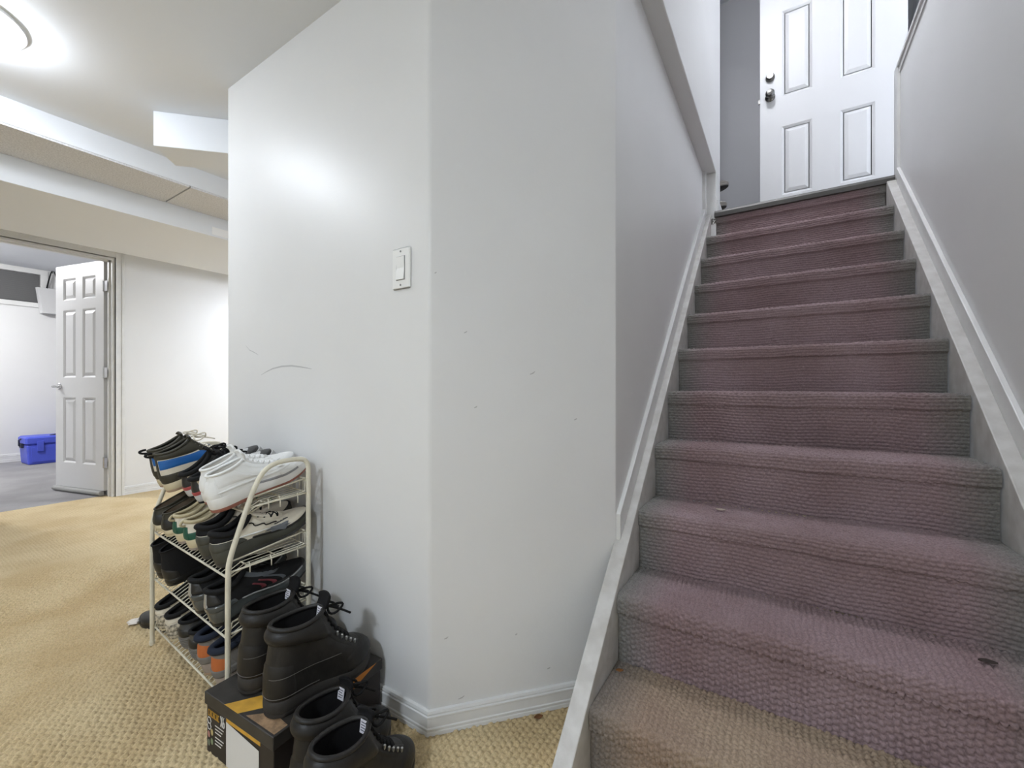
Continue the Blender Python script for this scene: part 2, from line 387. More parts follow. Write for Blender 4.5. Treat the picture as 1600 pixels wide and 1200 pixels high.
baseboard('baseboard_angled', AB, BC, bn, ext=(-half, 0))
baseboard('baseboard_left', (XD, DY1+0.06), (XD, 4.2), (1, 0), h=0.075)
baseboard('baseboard_bedroom', (XE, -1.6), (XE, 3.2), (1, 0), h=0.105)

# ---- stairs
stairs = empty('staircase'); tag(stairs, 'carpeted basement stairs climbing to the landing', kind='structure')
def step_profile(k, ds, z_low, tread=0.226):
    yk, zk = nose(k); r = 0.018
    pts = [(yk+tread, zk), (yk+r, zk)]
    for i in range(1, 9):
        a = PI/2*i/8; pts.append((yk+r-r*math.sin(a), zk-r+r*math.cos(a)))
    pts += [(yk+0.001, zk-0.050)]
    for i in range(1, 5):
        a = PI/2*i/4; pts.append((yk+0.001+0.011*math.sin(a)*1.0, zk-0.050-0.010*(1-math.cos(a))))
    pts += [(yk+0.0125, zk-0.064), (yk+0.0125, z_low)]
    P = np.array(pts); d = np.r_[0, np.cumsum(np.linalg.norm(np.diff(P, axis=0), axis=1))]
    s = np.arange(0, d[-1], ds)
    y = np.interp(s, d, P[:, 0]); z = np.interp(s, d, P[:, 1])
    ty, tz = np.gradient(y), np.gradient(z); L = np.hypot(ty, tz)+1e-9
    # outward normal of the profile
    return s, y, z, tz/L, -ty/L
for k in range(1, 12):
    near = k <= 5
    ds, dx = (0.0022, 0.0033) if near else (0.0032, 0.0060)
    z_low = 0.0 if k == 1 else nose(k-1)[1]-0.003
    s, y, z, ny, nzv = step_profile(k, ds, z_low, 0.226 if k < 11 else 0.05)
    x = np.arange(X0, X1+1e-6, dx)
    SS, XX = np.meshgrid(s, x, indexing='ij')
    wob = 0.0025*np.sin(XX*14+k)+0.0015*np.sin(XX*37+2*k)
    if k <= 2: h = loops_h(SS+wob+k*0.37, XX+0.002*np.sin(SS*60), 0.0150, 0.0135, 0.0095)
    else: h = loops_h(XX+k*0.71, SS+wob, 0.0190, 0.0112, 0.0078 if near else 0.0065)
    h = h+RNG.normal(0, 0.0003, h.shape)-0.005
    edge = np.minimum(XX-X0, X1-XX); h = h*np.clip(edge/0.01, 0.2, 1)
    if k > 1: wear = np.clip((s-0.0)/0.03, 0, 1)[:, None]
    h = h+0.004*np.sin(XX*5.1+k*1.7)*0.4
    P = np.stack([XX, y[:, None]+h*(-ny[:, None])*-1, z[:, None]+h*nzv[:, None]], -1)
    P[..., 1] = y[:, None]+h*ny[:, None]; 
    o = grid_mesh('carpeted_step', P, STAIRF if k == 1 else STAIRC, stairs, flip=True)
# wooden stringers either side
def stringer(name, xa, xb, ya, yb, off, label):
    lo = lambda y: max(nz(y)+off-0.30, 0)
    yl = ya; poly = [(yl, 0.0)]
    yz = (0-off-Z0)/RISE*RUN+Y0
    poly = [(max(yz, ya), max(0, nz(ya)+off)), (yb, nz(yb)+off), (yb, nz(yb)+off-0.32)]
    y_b = (0.32-off-Z0)/RISE*RUN+Y0
    poly += [(y_b, 0)]
    o = MB().prism(poly, xa, xb, 0).build(name, WORN, bevel=0.003); tag(o, label, kind='structure'); return o
stringer('trim_stringer_left', XC-0.006, X0-0.001, 0.70, 3.098, 0.016, 'worn white stringer board along the left of the stairs')
stringer('trim_stringer_right', X1+0.001, XR, 0.70, 3.098, 0.014, 'worn white stringer board along the right of the stairs')
def slope_board(name, xa, xb, ya, yb, o0, o1, m, label):
    poly = [(ya, nz(ya)+o0), (yb, nz(yb)+o0), (yb, nz(yb)+o1), (ya, nz(ya)+o1)]
    o = MB().prism(poly, xa, xb, 0).build(name, m, bevel=0.0025); tag(o, label, kind='structure'); return o
slope_board('trim_slope_left', XC-0.008, XC+0.013, 1.30, 3.03, 0.016, 0.098, TRIM, 'white sloping trim at the foot of the left stair wall')
slope_board('trim_slope_right', XR-0.015, XR, 0.8, 3.05, 0.014, 0.098, TRIM, 'white sloping trim at the foot of the right stair wall')
o = MB().prism([(3.084, 2.082), (3.082, 2.108), (3.092, 2.124), (3.15, 2.136), (3.15, 2.10), (3.11, 2.082)], XC+0.06, XR-0.0, 0).build('trim_landing_nosing', LIP, bevel=0.002)
tag(o, 'grey metal nosing strip at the landing edge above the top step', kind='structure')
sbox('trim_wall_end_left', (XC-0.008, 3.05, nz(3.05)+0.02), (XC+0.012, 3.10, 2.385), TRIM)

# ---- doors
def panel_door(root, w, h, th, cols, rows, m, frame_name='frame'):
    """slab in local x 0..w, thickness centred on y, z 0..h; raised panels both sides"""
    rec = 0.010
    MB().box((0.01, -th/2+rec, 0.01), (w-0.01, th/2-rec, h-0.01)).build('slab', m, root)
    fr = MB(); xs_ = [0]+[c for p in cols for c in p]+[w]; zs = [0]+[c for p in rows for c in p]+[h]
    for i in range(0, len(xs_), 2):
        fr.box((xs_[i], -th/2, 0), (xs_[i+1], th/2, h))
    for i in range(0, len(zs), 2):
        for cx in cols: fr.box((cx[0], -th/2, zs[i]), (cx[1], th/2, zs[i+1]))
    fr.build(frame_name, m, root)
    for (a, b) in cols:
        for (c, d) in rows:
            pb = MB()
            for sgn in (-1, 1):
                y0, y1, y2 = sgn*(th/2-0.0), sgn*(th/2-rec), sgn*(th/2-0.0015)
                r = [(0, y0), (0.016, y1), (0.021, y1), (0.044, y2)]
                V = []
                for i_, yv in r: V += [(a+i_, yv, c+i_), (b-i_, yv, c+i_), (b-i_, yv, d-i_), (a+i_, yv, d-i_)]
                Fc = [(q*4+i, q*4+(i+1) % 4, q*4+4+(i+1) % 4, q*4+4+i) for q in range(3) for i in range(4)]+[(12, 13, 14, 15)]
                if sgn > 0: Fc = [f[::-1] for f in Fc]
                pb.add(V, Fc)
            pb.build('panel', m, root, fix=False)
# bedroom door, hinged on the right jamb, swung into the bedroom
DW, DH = 0.71, 2.03
ang = math.atan2(1.052-1.215, -5.72+5.035)
d1r = empty('door_1', (XD-0.105, 1.232, 0.045), (0, 0, ang)); tag(d1r, 'white six panel bedroom door standing open', kind='structure')
panel_door(d1r, DW, DH, 0.035, [(0.115, 0.305), (0.405, 0.595)], [(0.22, 0.82), (1.0, 1.62), (1.71, 1.91)], DOORB)
for z in (0.25, 1.04, 1.80):
    hb = MB(); hb.box((-0.003, -0.016, z-0.045), (0.0, 0.016, z+0.045)).tube([(-0.004, 0.021, z-0.047), (-0.004, 0.021, z+0.047)], 0.006)
    hb.box((-0.055, 0.019, z-0.045), (-0.006, 0.0215, z+0.045)).build('hinge', CHROME, d1r)
for sg in (1, -1):
    hd = MB(); hd.lathe([(0.031, 0.0), (0.031, 0.006), (0.026, 0.011)], 20, 1, (DW-0.06, 0, 0.92))
    hd.lathe([(0.011, 0.008), (0.011, 0.05)], 12, 1, (DW-0.06, 0, 0.92))
    hd.tube([(DW-0.06, 0.05, 0.92), (DW-0.10, 0.054, 0.922), (DW-0.165, 0.052, 0.918)], [0.010, 0.0095, 0.007], 10)
    hd.v = [(x, sg*(0.0175+y), z) for x, y, z in hd.v]
    sharp_smooth(hd.build('door_handle', CHROME, d1r))
ds_ = MB()
for sg in (1, -1): ds_.tube([(0.01, sg*0.03, -0.02), (DW-0.005, sg*0.03, -0.02)], 0.021, 12)
ds_.box((0.01, -0.03, -0.04), (DW-0.005, 0.03, -0.034))
o = ds_.build('draught_stopper', mat('draught_grey', (160, 160, 158), 0.8), d1r); o['label'] = 'grey double draught stopper under the door'
# casing + jamb of the bedroom doorway
jb = empty('trim_doorway', (XD, DY1, 0)); tag(jb, 'white casing and jamb of the bedroom doorway', kind='structure')
wj = DY1-DY0
def casing(p, q, r):  # three-step casing profile as boxes
    MB().box(*p).box(*q).box(*r).build('casing', TRIM, jb, bevel=0.0015)
casing(((0, 0.004, 0), (0.012, 0.062, DZ+0.06)), ((0, 0.044, 0), (0.017, 0.062, DZ+0.06)), ((0, 0.004, 0), (0.014, 0.014, DZ+0.004)))
casing(((0, -wj, DZ+0.004), (0.012, 0.004, DZ+0.06)), ((0, -wj, DZ+0.044), (0.017, 0.062, DZ+0.06)), ((0, -wj, DZ+0.004), (0.014, 0.004, DZ+0.014)))
casing(((0, -wj-0.062, 0), (0.012, -wj-0.004, DZ+0.06)), ((0, -wj-0.062, 0), (0.017, -wj-0.044, DZ+0.06)), ((0, -wj-0.014, 0), (0.014, -wj-0.004, DZ+0.004)))
MB().box((-0.12, -0.018, 0), (0.0, 0.004, DZ)).box((-0.075, -0.03, 0), (-0.04, -0.018, DZ)).build('jamb', TRIM, jb)
MB().box((-0.12, -wj-0.004, 0), (0.0, -wj+0.018, DZ)).build('jamb', TRIM, jb)
MB().box((-0.12, -wj+0.018, DZ-0.018), (0.0, -0.018, DZ+0.004)).box((-0.075, -wj+0.018, DZ-0.03), (-0.04, -0.018, DZ-0.018)).build('jamb', TRIM, jb)
# entry door, open, parallel to the steps
EW = 0.84; EY = 3.75
d2r = empty('door_2', (-0.144, EY+0.022, 2.14)); tag(d2r, 'white six panel entry door at the top of the stairs', kind='structure')
panel_door(d2r, EW, 2.03, 0.045, [(0.14, 0.325), (0.487, 0.674)], [(0.25, 0.76), (0.985, 1.62), (1.72, 1.92)], DOORP)
def knob(nm, z, prof):
    kb = MB(); kb.lathe(prof, 20, 1, (0.066, 0, z)); kb.v = [(x, -0.0225-y, zz) for x, y, zz in kb.v]
    o = kb.build(nm, DKMETAL, d2r); sharp_smooth(o, 0.5); return o
knob('deadbolt', 1.152, [(0.031, 0), (0.031, 0.008), (0.027, 0.022), (0.022, 0.028), (0.021, 0.033)])
knob('door_knob', 1.005, [(0.033, 0), (0.033, 0.007), (0.024, 0.012), (0.013, 0.018), (0.013, 0.034), (0.024, 0.040), (0.030, 0.050), (0.029, 0.062), (0.020, 0.071), (0.008, 0.073)])
MB().box((-0.012, -0.007, 0.99), (0.004, 0.007, 1.02)).build('latch', DKMETAL, d2r)
MB().box((-0.004, 3.78-EY-0.022-0.02, 0), (0.0, 3.78-EY-0.01, 0.01)).build('weatherstrip', mat('black_rubber', (25, 25, 25), 0.7), d2r)

# ================================================================== LAMPS
def dome(name, loc, r, strength, label, col=(238, 245, 255)):
    root = empty(name, loc); tag(root, label, 'ceiling light')
    b = MB().lathe([(r+0.012, 0), (r+0.014, -0.012), (r, -0.018)], 40, 2); sharp_smooth(b.build('base_ring', mat('lamp_ring_white', (235, 235, 235), 0.4), root), 0.5)
    prof = [(r*math.cos(a), -0.018-r*0.42*math.sin(a)) for a in np.linspace(0, PI/2*0.98, 10)]
    m = bpy.data.materials.new(name+'_glass'); m.use_nodes = True; bs = m.node_tree.nodes['Principled BSDF']
    bs.inputs['Base Color'].default_value = (0.9, 0.9, 0.88, 1); bs.inputs['Emission Color'].default_value = (*lin(col), 1); bs.inputs['Emission Strength'].default_value = strength
    MB().lathe(prof, 40, 2).build('glass_dome', m, root, smooth=True)
dome('dome_light', (-2.33, 0.19, ZC), 0.15, LAMP_HALL, 'lit round dome light on the hall ceiling')
dome('dome_light', (-0.55, -1.5, ZC), 0.15, FILL_REAR, 'unseen fill light added on the ceiling behind the viewer', (232, 243, 255))  # added fill lamp out of view, lifts the stairs and nearby walls
dome('dome_light', (-0.20, 2.25, 4.5), 0.15, FILL_WELL, 'unseen fill light added on the ceiling high above the stairs', (244, 247, 255))  # invented lamp out of view, added to brighten stairwell and landing
dome('dome_light', (-3.75, 2.75, ZB2), 0.15, LAMP_BACK, 'lit round dome light in the hall behind the rack wall', (236, 243, 255))
dome('dome_light', (-6.9, 0.2, 2.52), 0.15, LAMP_BED, 'lit round dome light on the bedroom ceiling', (250, 250, 252))

# ================================================================== LIGHT SWITCH, MARKS
p = onY(629, 420, YA)
sw = empty('light_switch', (p[0], YA, p[2])); tag(sw, 'white rocker light switch on the wall above the shoe rack', 'light switch')
SWM = mat('switch_plastic', (238, 238, 236), 0.3)
MB().cbox((-0.036, -0.0075, -0.0585), (0.036, 0.0, 0.0585), 0.0028).build('wall_plate', SWM, sw)
MB().box((-0.0175, -0.0082, -0.0345), (0.0175, -0.007, 0.0345)).build('rocker_frame', mat('switch_gap', (120, 120, 120), 0.6), sw)
MB().add([(-0.0160, -0.0085, -0.033), (0.0160, -0.0085, -0.033), (0.0160, -0.0085, 0.033), (-0.0160, -0.0085, 0.033),
          (-0.0160, -0.0125, -0.033), (0.0160, -0.0125, -0.033), (0.0160, -0.0088, 0.0), (-0.0160, -0.0088, 0.0), (0.0160, -0.0105, 0.033), (-0.0160, -0.0105, 0.033)],
         [(3, 2, 1, 0), (4, 5, 6, 7), (7, 6, 8, 9), (0, 1, 5, 4), (2, 3, 9, 8), (1, 2, 8, 6, 5), (3, 0, 4, 7, 9)]).build('rocker', SWM, sw)
for z in (-0.0485, 0.0485):
    MB().lathe([(0.0032, 0.0), (0.0028, 0.0012)], 10, 1, (0, 0, 0)).build('screw', mat('screw', (150, 150, 148), 0.4, 0.6), sw).location = (0, -0.0087, z)
SC = mat('scuff_grey', (192, 192, 192), 0.6); SCD = mat('scuff_dark', (186, 185, 184), 0.6)
def scuff(pts, plane, wd, m, parent):
    """thin smear of rubber on a wall, following pixel points projected on that wall"""
    P = [plane(u, v) for u, v in pts]; n = len(P)
    wv = [wd*math.sin(PI*(i+0.6)/(n+0.2)) for i in range(n)]
    V = [(q[0], q[1], q[2]+ww/2) for q, ww in zip(P, wv)]+[(q[0], q[1], q[2]-ww/2) for q, ww in zip(P, wv)]
    mesh('scuff_mark', V, [(i, i+1, n+i+1, n+i) for i in range(n-1)], m, parent)
WA, WBn, WCn = bpy.data.objects['wall_rack'], bpy.data.objects['wall_angled'], bpy.data.objects['wall_stair_left']
pA = lambda u, v: onY(u, v, YA-0.0006)
def pB(u, v):
    r = ray(u, v); n3 = np.array([bn[0], bn[1], 0]); a3 = np.array([AB[0], AB[1], 0])+n3*0.0007
    return np.array([0, 0, H])+r*(np.dot(a3-np.array([0, 0, H]), n3)/np.dot(r, n3))
pC = lambda u, v: onX(u, v, XC+0.0008-0.004)
scuff([(408, 586), (416, 581), (426, 576), (440, 572.5), (455, 571.5), (468, 573), (480, 575), (487, 576.5)], pA, 0.006, SC, WA)
scuff([(384, 540), (390, 547), (398, 551), (404, 555)], pA, 0.003, SC, WA)
for u, v, l in ((833, 583, 5), (728, 519, 3), (744, 636, 3), (698, 997, 4), (807, 991, 2), (900, 655, 3), (858, 1044, 3), (722, 1090, 6), (681, 426, 2)):
    scuff([(u-l, v+l*0.4), (u, v), (u+l*0.6, v-l*0.5)], pB, 0.004, SCD, WBn)
for u, v, l in ((1018, 395, 9), (984, 540, 6), (977, 640, 5), (1010, 355, 4), (992, 300, 4)):
    scuff([(u-0.6, v-l), (u+0.3, v), (u, v+l)], pC, 0.02, SC, WCn)

# ================================================================== SHOES
def hsm(yn, heel=0.76, waist=0.72):
    yn = np.asarray(yn, float)
    e0 = (1-(1-np.clip(yn/0.17, 0, 1))**2.3)**(1/2.3); e1 = (1-(1-np.clip((1-yn)/0.34, 0, 1))**2.2)**(1/2.2)
    base = np.interp(yn, [0, .12, .42, .55, .70, .82, 1], [heel, heel, waist, .84, 1.0, .98, .86])
    return e0*e1*base
class Shoe:
    D = dict(L=0.285, W=0.104, hb=0.088, hf=0.106, dip=0.014, yc=0.069, a=0.053, b=0.033, toe=0.055, th=0.030, tf=0.022,
             upper=None, mid=None, out=None, lining=None, lace=None, tongue=None, collar=None, cr=0.0055, nl=5, bow=True, spring=0.012,
             tx=(0, -0.006, 0.022), flare=0.0, lz=1.0, toept=0.0)
    def __init__(s, **k): s.__dict__.update(Shoe.D); s.__dict__.update(k)
    def outline(s, ph, sc=1.0):
        ph = np.asarray(ph, float) % 1.0
        yn = (1-np.cos(2*PI*ph))/2; sg = np.where(ph < 0.5, 1.0, -1.0)
        x = sg*hsm(yn)*s.W/2*sc
        x = x+s.mir*0.016*(np.clip(yn-0.3, 0, 1)**1.5)
        y = s.L*0.5+(yn-0.5)*s.L*(1-(1-sc)*0.4)
        return x, y, yn
    def zb(s, yn): return s.spring*np.clip((yn-0.66)/0.34, 0, 1)**2
    def zt(s, yn):
        k = np.clip((yn-0.25)/0.45, 0, 1); k = k*k*(3-2*k)
        return s.th*(1-k)+s.tf*k+s.zb(yn)
    def collar_ring(s, ph, k=1.0):
        an = 2*PI*np.asarray(ph, float); c = (1-np.cos(an))/2
        x = s.b*k*np.sin(an)*(1.0-0.12*c); y = s.yc-s.a*k*np.cos(an)
        z = s.hb*(1-c)+s.hf*c-s.dip*np.sin(an)**2
        return np.stack([x+s.mir*0.004*c, y, z], -1), c
    def Sf(s, ph, t):
        ph = np.asarray(ph, float); t = np.asarray(t, float); ph, t = np.broadcast_arrays(ph, t)
        x, y, yn = s.outline(ph, 0.965); B = np.stack([x, y, s.zt(yn)-0.003], -1)
        Cc, c = s.collar_ring(ph)
        dz = Cc[..., 2]-B[..., 2]; dxy = B[..., :2]-Cc[..., :2]
        cf = c**1.6
        P1 = B.copy(); P1[..., 2] += 0.42*dz*(1-cf)+(s.toe-B[..., 2])*1.30*cf
        ctr = np.array([0, s.L*0.45]); out = B[..., :2]-ctr; out = out/(np.linalg.norm(out, axis=-1, keepdims=True)+1e-9)
        P1[..., :2] += out*(0.004+0.004*cf[..., None])
        P2 = Cc.copy(); P2[..., :2] += dxy*(0.12+0.20*cf)[..., None]; P2[..., 2] -= dz*(0.34*(1-cf)+0.80*cf)
        t = t[..., None]
        return (1-t)**3*B+3*(1-t)**2*t*P1+3*(1-t)*t*t*P2+t**3*Cc
    def Sn(s, ph, t, off):
        e = 1e-3; ph = np.asarray(ph, float); t = np.asarray(t, float); ph, t = np.broadcast_arrays(ph, t)
        tt = np.clip(t, 0.002, 0.997)
        P = s.Sf(ph, t); a = s.Sf(ph+e, tt)-s.Sf(ph-e, tt); b = s.Sf(ph, tt+e)-s.Sf(ph, tt-e)
        n = np.cross(a, b); n /= np.linalg.norm(n, axis=-1, keepdims=True)+1e-12
        return P+n*(np.asarray(off)[..., None] if hasattr(off, 'shape') else off)
    def patch(s, name, fn, m, off=0.0016, nu=26, nv=8, bulge=0.0, sides=(1,), rim=True):
        """fn(a,b) -> (phi,t); raised overlay with turned-down rim; sides 1 / -1 mirrors phi"""
        for sd in sides:
            mb = MB()
            a, b = np.meshgrid(np.linspace(0, 1, nu), np.linspace(0, 1, nv), indexing='ij')
            ph, t = fn(a, b); ph = ph if sd > 0 else 1-ph
            o_ = off+bulge*np.sin(PI*b)
            P = s.Sn(ph, t, np.broadcast_to(o_, ph.shape)+0.0)
            if rim:
                Q = s.Sn(ph, t, np.full(ph.shape, -0.001))
                P[0], P[-1], P[:, 0], P[:, -1] = Q[0], Q[-1], Q[:, 0], Q[:, -1]
            idx = np.arange(nu*nv).reshape(nu, nv)
            f = np.stack([idx[:-1, :-1], idx[1:, :-1], idx[1:, 1:], idx[:-1, 1:]], -1).reshape(-1, 4)
            if sd < 0: f = f[:, ::-1]
            mb.add(P.reshape(-1, 3), f.tolist())
            res = mb.build(name, m, s.root, smooth=True, fix=False)
        return res
    def build(s, name, label, cat, loc, rz=0.0, tilt=0.0, mir=1, group=None, roll=0.0):
        s.mir = mir
        s.root = root = empty(name, loc, (tilt, roll, rz)); tag(root, label, cat, group)
        N = 56; ph = np.arange(N)/N
        # sole: outsole + midsole
        def ring(sc, zf):
            x, y, yn = s.outline(ph, sc); return np.stack([x, y, zf(yn)], -1)
        def rings(name, rs, m):
            V = np.concatenate(rs); k = len(rs); f = [(r*N+i, r*N+(i+1) % N, (r+1)*N+(i+1) % N, (r+1)*N+i) for r in range(k-1) for i in range(N)]
            f += [tuple(range(N-1, -1, -1)), tuple((k-1)*N+i for i in range(N))]
            return sharp_smooth(mesh(name, V, f, m, root), 0.8)
        q = lambda w_: (lambda yn: s.zb(yn)*(1-w_)+s.zt(yn)*w_)
        fl = s.flare
        rings('outsole', [ring(0.93+fl, q(0.0)), ring(0.985+fl, q(0.06)), ring(0.995+fl, q(0.26))], s.out)
        rings('midsole', [ring(0.97+fl, q(0.24)), ring(1.0+fl, q(0.30)), ring(1.012+fl*0.6, q(0.62)), ring(1.0, q(0.93)), ring(0.955, q(1.03))], s.mid)
        # upper
        NP, NT = 64, 18
        A, T = np.meshgrid(np.arange(NP)/NP, np.linspace(0, 1, NT), indexing='ij')
        P = s.Sf(A, T); idx = np.arange(NP*NT).reshape(NP, NT); nx = np.roll(idx, -1, 0)
        f = np.stack([idx[:, :-1], nx[:, :-1], nx[:, 1:], idx[:, 1:]], -1).reshape(-1, 4)
        mesh('upper', P.reshape(-1, 3), f.tolist(), s.upper, root, True)
        # lining
        M = 40; an = np.arange(M)/M; C0, c = s.collar_ring(an, 0.98); rr = [C0]
        for kk, zf in ((0.92, 0.80), (0.84, 0.45), (0.76, 0.12), (0.70, 0.02)):
            Ck, _ = s.collar_ring(an, kk); Ck[:, 2] = s.th+0.006+(C0[:, 2]-s.th-0.006)*zf; rr.append(Ck)
        V = np.concatenate(rr); f = [(r*M+i, (r+1)*M+i, (r+1)*M+(i+1) % M, r*M+(i+1) % M) for r in range(4) for i in range(M)]+[tuple(4*M+i for i in range(M))]
        mesh('lining', V, f, s.lining, root, True)
        if s.cr:
            R, _ = s.collar_ring(np.arange(48)/48, 1.0); rad = s.cr*np.ones(48)
            MB().tube(list(R), list(rad), 8, closed=True).build('collar', s.collar or s.lining, root, smooth=True)
        # tongue
        if s.tongue:
            ts = np.linspace(0.60, 1.0, 7); cl = [s.Sf(0.5, t_) for t_ in ts]; hwid = [0.020]*7
            d = np.array(s.tx); 
            for i in range(1, 6): 
                w_ = i/5; cl.append(cl[6]+d*w_+np.array([0, 0.010*math.sin(PI*w_)*0.4, 0])); hwid.append(0.020+0.006*w_)
            U = np.linspace(-1, 1, 9); G = np.zeros((len(cl), 9, 3))
            for i, p in enumerate(cl):
                for j, u in enumerate(U): G[i, j] = p+np.array([u*hwid[i], -0.004*u*u, 0.0015-0.006*u*u])
            o = grid_mesh('tongue', G, s.tongue, root); md = o.modifiers.new('solid', 'SOLIDIFY'); md.thickness = 0.006; md.offset = 0
        # laces
        if s.nl:
            lm = MB(); tt = np.linspace(0.62, 0.965, s.nl); dl = 0.085
            ey = [(s.Sn(np.array(0.5+dl), np.array(t_), 0.0035), s.Sn(np.array(0.5-dl), np.array(t_), 0.0035), s.Sn(np.array(0.5), np.array(t_), 0.0085)) for t_ in tt]
            def strand(a, m_, b): lm.tube([a*(1-w_)**2+2*m_*w_*(1-w_)+b*w_**2 for w_ in np.linspace(0, 1, 7)], 0.0026*s.lz, 6)
            for i in range(s.nl):
                strand(ey[i][0], ey[i][2], ey[i][1])
                if i < s.nl-1:
                    mm = (ey[i][2]+ey[i+1][2])/2+np.array([0, 0, 0.003])
                    strand(ey[i][0], mm, ey[i+1][1]); strand(ey[i][1], mm, ey[i+1][0])
            if s.bow:
                k0 = ey[-1][2]+np.array([0, 0.004, 0.004])
                for sg in (-1, 1):
                    lm.tube([k0+np.array([sg*0.034*math.sin(w_*PI)*(0.8+0.2*math.cos(2*PI*w_)), 0.028*math.sin(w_*PI)**2+0.012*math.sin(2*PI*w_)*sg, 0.010*math.sin(2*PI*w_)-0.008*math.sin(PI*w_)]) for w_ in np.linspace(0, 1, 14)], 0.0024*s.lz, 6)
                    lm.tube([k0+np.array([sg*0.030*w_, 0.050*w_, -0.020*w_-0.010*w_*w_]) for w_ in np.linspace(0, 1, 6)], 0.0022*s.lz, 6)
            lm.build('laces', s.lace, root, smooth=True, fix=False)
        return root
    # stock overlays --------------------------------------------------
    def heel(s, m, t1=0.62, ph=0.15, name='heel_counter', t0=0.0, shape=1.0, off=0.0016):
        return s.patch(name, lambda a, b: ((a*2-1)*ph, t0+(t1-t0)*b*(1-0.45*shape*np.abs(a*2-1)**2)), m, off, 34, 8)
    def toecap(s, m, t1=0.40, ph=0.16, name='toe_cap', off=0.0016, t0=0.0):
        return s.patch(name, lambda a, b: (0.5+(a*2-1)*ph, t0+(t1-t0)*b*(1-0.55*np.abs(a*2-1)**2)), m, off, 34, 8)
    def guard(s, m, t1=0.20, p0=0.22, name='mudguard', off=0.0014):
        return s.patch(name, lambda a, b: (p0+(1-2*p0)*a, t1*b*(0.75+0.25*np.cos(4*PI*a))), m, off, 60, 5)
    def eyestay(s, m, t0=0.52, name='eyestay', ph0=0.055, ph1=0.145):
        return s.patch(name, lambda a, b: (0.5-ph0-(ph1-ph0)*b*(0.75+0.25*a), t0+(0.985-t0)*a), m, 0.0022, 16, 7, sides=(1, -1))
    def band(s, m, t0, t1, p0, p1, name, off=0.0018, bulge=0.0, sides=(1, -1)):
        return s.patch(name, lambda a, b: (p0+(p1-p0)*a, t0+(t1-t0)*b), m, off, 30, 7, bulge, sides)
    def swoop(s, m, name='side_stripe', p0=0.12, p1=0.36, t0=0.20, t1=0.70, wd=0.16, sides=(1, -1), off=0.0022):
        return s.patch(name, lambda a, b: (p0+(p1-p0)*a, t0+(t1-t0)*a**1.4+wd*(b-0.5)*np.sin(PI*(0.08+0.84*a))), m, off, 22, 5, sides=sides)

fab = lambda n, c, r=0.85, bs=420: mat(n, c, r, bump=0.25, bscale=bs, spec=0.3)
lea = lambda n, c, r=0.45, v=0.06: mat(n, c, r, bump=0.10, bscale=160, var=v, vscale=25)
BLK, BLKL, BLKF = lea('black_leather', (34, 33, 31)), lea('black_smooth', (26, 26, 26), 0.35), fab('black_fabric', (24, 24, 25))
OLV = lea('olive_black', (58, 55, 44), 0.6); BLUE = lea('royal_blue', (26, 98, 172), 0.5); CRM = lea('cream_leather', (222, 214, 196), 0.55); CRMS = mat('cream_rubber', (212, 200, 168), 0.6, bump=0.05)
TAN = fab('tan_suede', (186, 172, 146)); RED = lea('dull_red', (168, 70, 72)); WHT = lea('white_leather', (236, 236, 234), 0.4, 0.02); WHTS = mat('white_rubber', (228, 226, 222), 0.5); GUM = mat('gum_rubber', (150, 96, 80), 0.6)
GRY = fab('grey_mesh', (196, 196, 196)); DGRY = lea('dark_grey', (62, 62, 62), 0.5); BRN = fab('brown_lining', (112, 98, 82)); GRN = lea('forest_green', (24, 84, 64), 0.55); TAUPE = mat('taupe_rubber', (158, 146, 136), 0.6)
BEI = fab('beige_lining', (190, 178, 146)); GRN2 = mat('olive_rubber', (66, 66, 58), 0.6, bump=0.1); CLR = mat('smoky_plastic', (70, 74, 74), 0.18, coat=0.6); PNK = lea('pinkish_red', (118, 46, 56)); SIL = mat('silver_trim', (170, 172, 172), 0.3, 0.6)
CAMO = mat('marble_cream', (214, 204, 182), 0.6, rgb2=(60, 56, 50), vscale=95); ORG = fab('burnt_orange', (186, 106, 58)); GRB = fab('grey_brown', (120, 116, 110)); SLATE = fab('slate_grey', (92, 96, 100)); INDI = fab('dark_indigo', (36, 42, 56))
SPL = mat('grey_splat', (108, 112, 118), 0.6); DRKL = fab('dark_lining', (40, 38, 36)); TANS = mat('tan_rubber', (176, 150, 128), 0.65)

# ---- rack
PR, PL = np.array([-1.312, 0.575]), np.array([-1.98, 0.612])
RA = math.atan2(PR[1]-PL[1], PR[0]-PL[0]); RW = float(np.linalg.norm(PR-PL)); RD = 0.232
rack = empty('shoe_rack', (PL[0], PL[1], 0.0), (0, 0, RA)); tag(rack, 'white metal four tier shoe rack with wire basket shelves', 'shoe rack')
RM = mat('rack_white_enamel', (222, 216, 196), 0.42, bump=0.12, bscale=40, var=0.05, vscale=20)
def R2W(x, y, z): 
    return (PL[0]+x*math.cos(RA)-y*math.sin(RA), PL[1]+x*math.sin(RA)+y*math.cos(RA), z)
def smooth_path(pts, it=3):
    pts = [np.array(p, float) for p in pts]
    for _ in range(it):
        q = [pts[0]]
        for a, b in zip(pts[:-1], pts[1:]): q += [a*0.75+b*0.25, a*0.25+b*0.75]
        pts = q+[pts[-1]]
    return pts
ZF = [0.066, 0.243, 0.417, 0.588]; YF = [0.006, 0.006, 0.006, 0.058]
